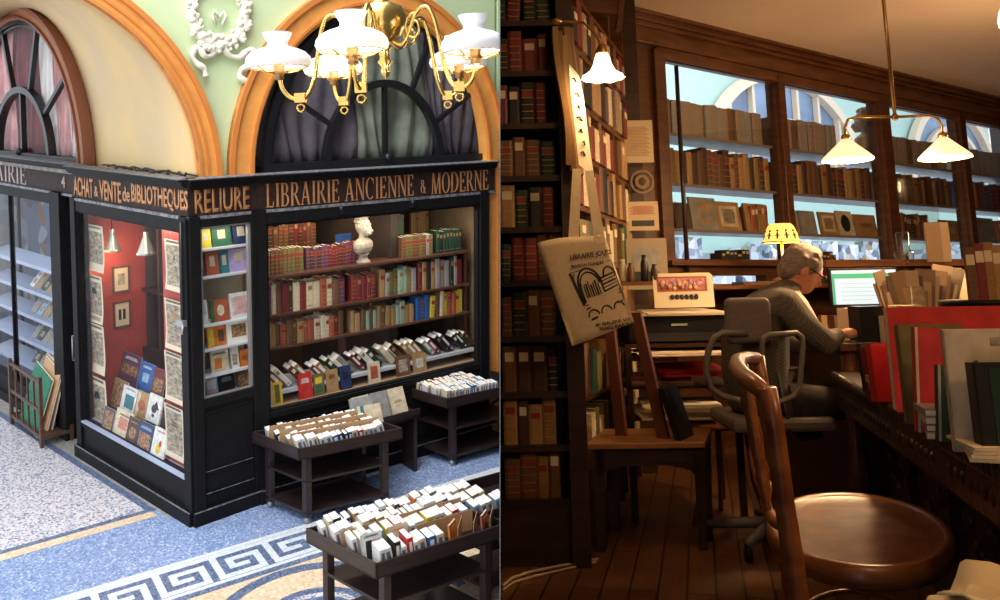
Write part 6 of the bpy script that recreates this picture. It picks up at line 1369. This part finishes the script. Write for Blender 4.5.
npost.append((zb[0]+.0,zb[1],0.0))
put(MB().tube(npost,[.0205,.021,.022,.023,.023,.015],12),'back_post',w_chair,cc_)
fpost=[rel(757,356,2.75),rel(762,385,2.75),rel(770,440,2.74),rel(779,500,2.72)]; fz=fpost[-1]; fpost.append((fz[0]+.02,fz[1],0))
put(MB().tube(fpost,[.022,.022,.022,.022,.015],12),'back_post',w_chair,cc_)
crest=[rel(766,395,1.94),rel(757,386,2.0),rel(744,377,2.12),rel(737,368,2.3),rel(738,361,2.5),rel(746,358,2.65),rel(757,358,2.75)]
put(MB().tube(crest,[.018,.021,.023,.023,.022,.02,.018],12),'crest_rail',w_chair,cc_)
low=[rel(790,528,1.98),rel(775,522,2.05),rel(768,512,2.15),rel(765,500,2.35),rel(768,488,2.6),rel(776,482,2.72)]
put(MB().tube(low,.014,10),'lower_rail',w_chair,cc_)
for k,(a,b) in enumerate((((745,378,2.1),(768,512,2.12)),((740,368,2.3),(766,502,2.3)),((744,362,2.55),(768,492,2.52)))):
    A0=Vector(rel(*a));B0=Vector(rel(*b)); pts=[A0.lerp(B0,i/12) for i in range(13)]; rs_=[.009,.012,.01,.016,.012,.011,.013,.016,.013,.010,.016,.010,.009]
    put(MB().tube(pts,rs_,10),'spindle',w_chair,cc_)
put(MB().tube([(.165*math.cos(t*.3),.28*math.sin(t*.3),.2) for t in range(21)],.008,8,closed=True),'foot_ring',w_chair,cc_)
# ---------------------------------------------------------------- partition added to divide the two places and their light, and trimming to it
pb=MB(); ys=(.35,16.)
def wdg(y): return .0003*y
pb.hexa([(-wdg(ys[0]),ys[0],-.2),(wdg(ys[0]),ys[0],-.2),(wdg(ys[1]),ys[1],-.2),(-wdg(ys[1]),ys[1],-.2)],[(-wdg(ys[0]),ys[0],9),(wdg(ys[0]),ys[0],9),(wdg(ys[1]),ys[1],9),(-wdg(ys[1]),ys[1],9)])
struct('wall_partition',pb,mat('partition_dark',(.03,.025,.03),.8))
bpy.context.view_layer.update()
def trim_side(objs,side):
    """cut what runs into the partition so that it ends flush against it"""
    for o in objs:
        if o.type!='MESH' or o.name.startswith('wall_partition'): continue
        mw=o.matrix_world; xs=[(mw@v.co).x for v in o.data.vertices]
        if not xs: continue
        lim=.0045*side
        if (side<0 and max(xs)<=-.0057) or (side>0 and min(xs)>=.0057): continue
        me=o.data.copy(); o.data=me; b=bmesh.new(); b.from_mesh(me)
        inv=mw.inverted(); pc=inv@Vector((.00035*side*5,5,3)); nn=(mw.to_3x3().transposed()@Vector((1,-.00035*side,0))).normalized()
        r=bmesh.ops.bisect_plane(b,geom=b.verts[:]+b.edges[:]+b.faces[:],plane_co=pc,plane_no=nn,clear_outer=side<0,clear_inner=side>0)
        ed=[e for e in r['geom_cut'] if isinstance(e,bmesh.types.BMEdge)]
        if ed:
            try: bmesh.ops.holes_fill(b,edges=ed,sides=0)
            except Exception: pass
        b.to_mesh(me); b.free(); me.update()
        if len(me.vertices)==0: bpy.data.objects.remove(o)
allm=[o for o in C.objects if o.type=='MESH']
trim_side([o for o in allm if o.name in LEFTSET],-1)
trim_side([o for o in C.objects if o.type=='MESH' and o.name not in LEFTSET],1)
for o in list(C.objects):                    # a thing whose every part lay beyond the partition is gone
    if o.type=='EMPTY' and not o.children: bpy.data.objects.remove(o)
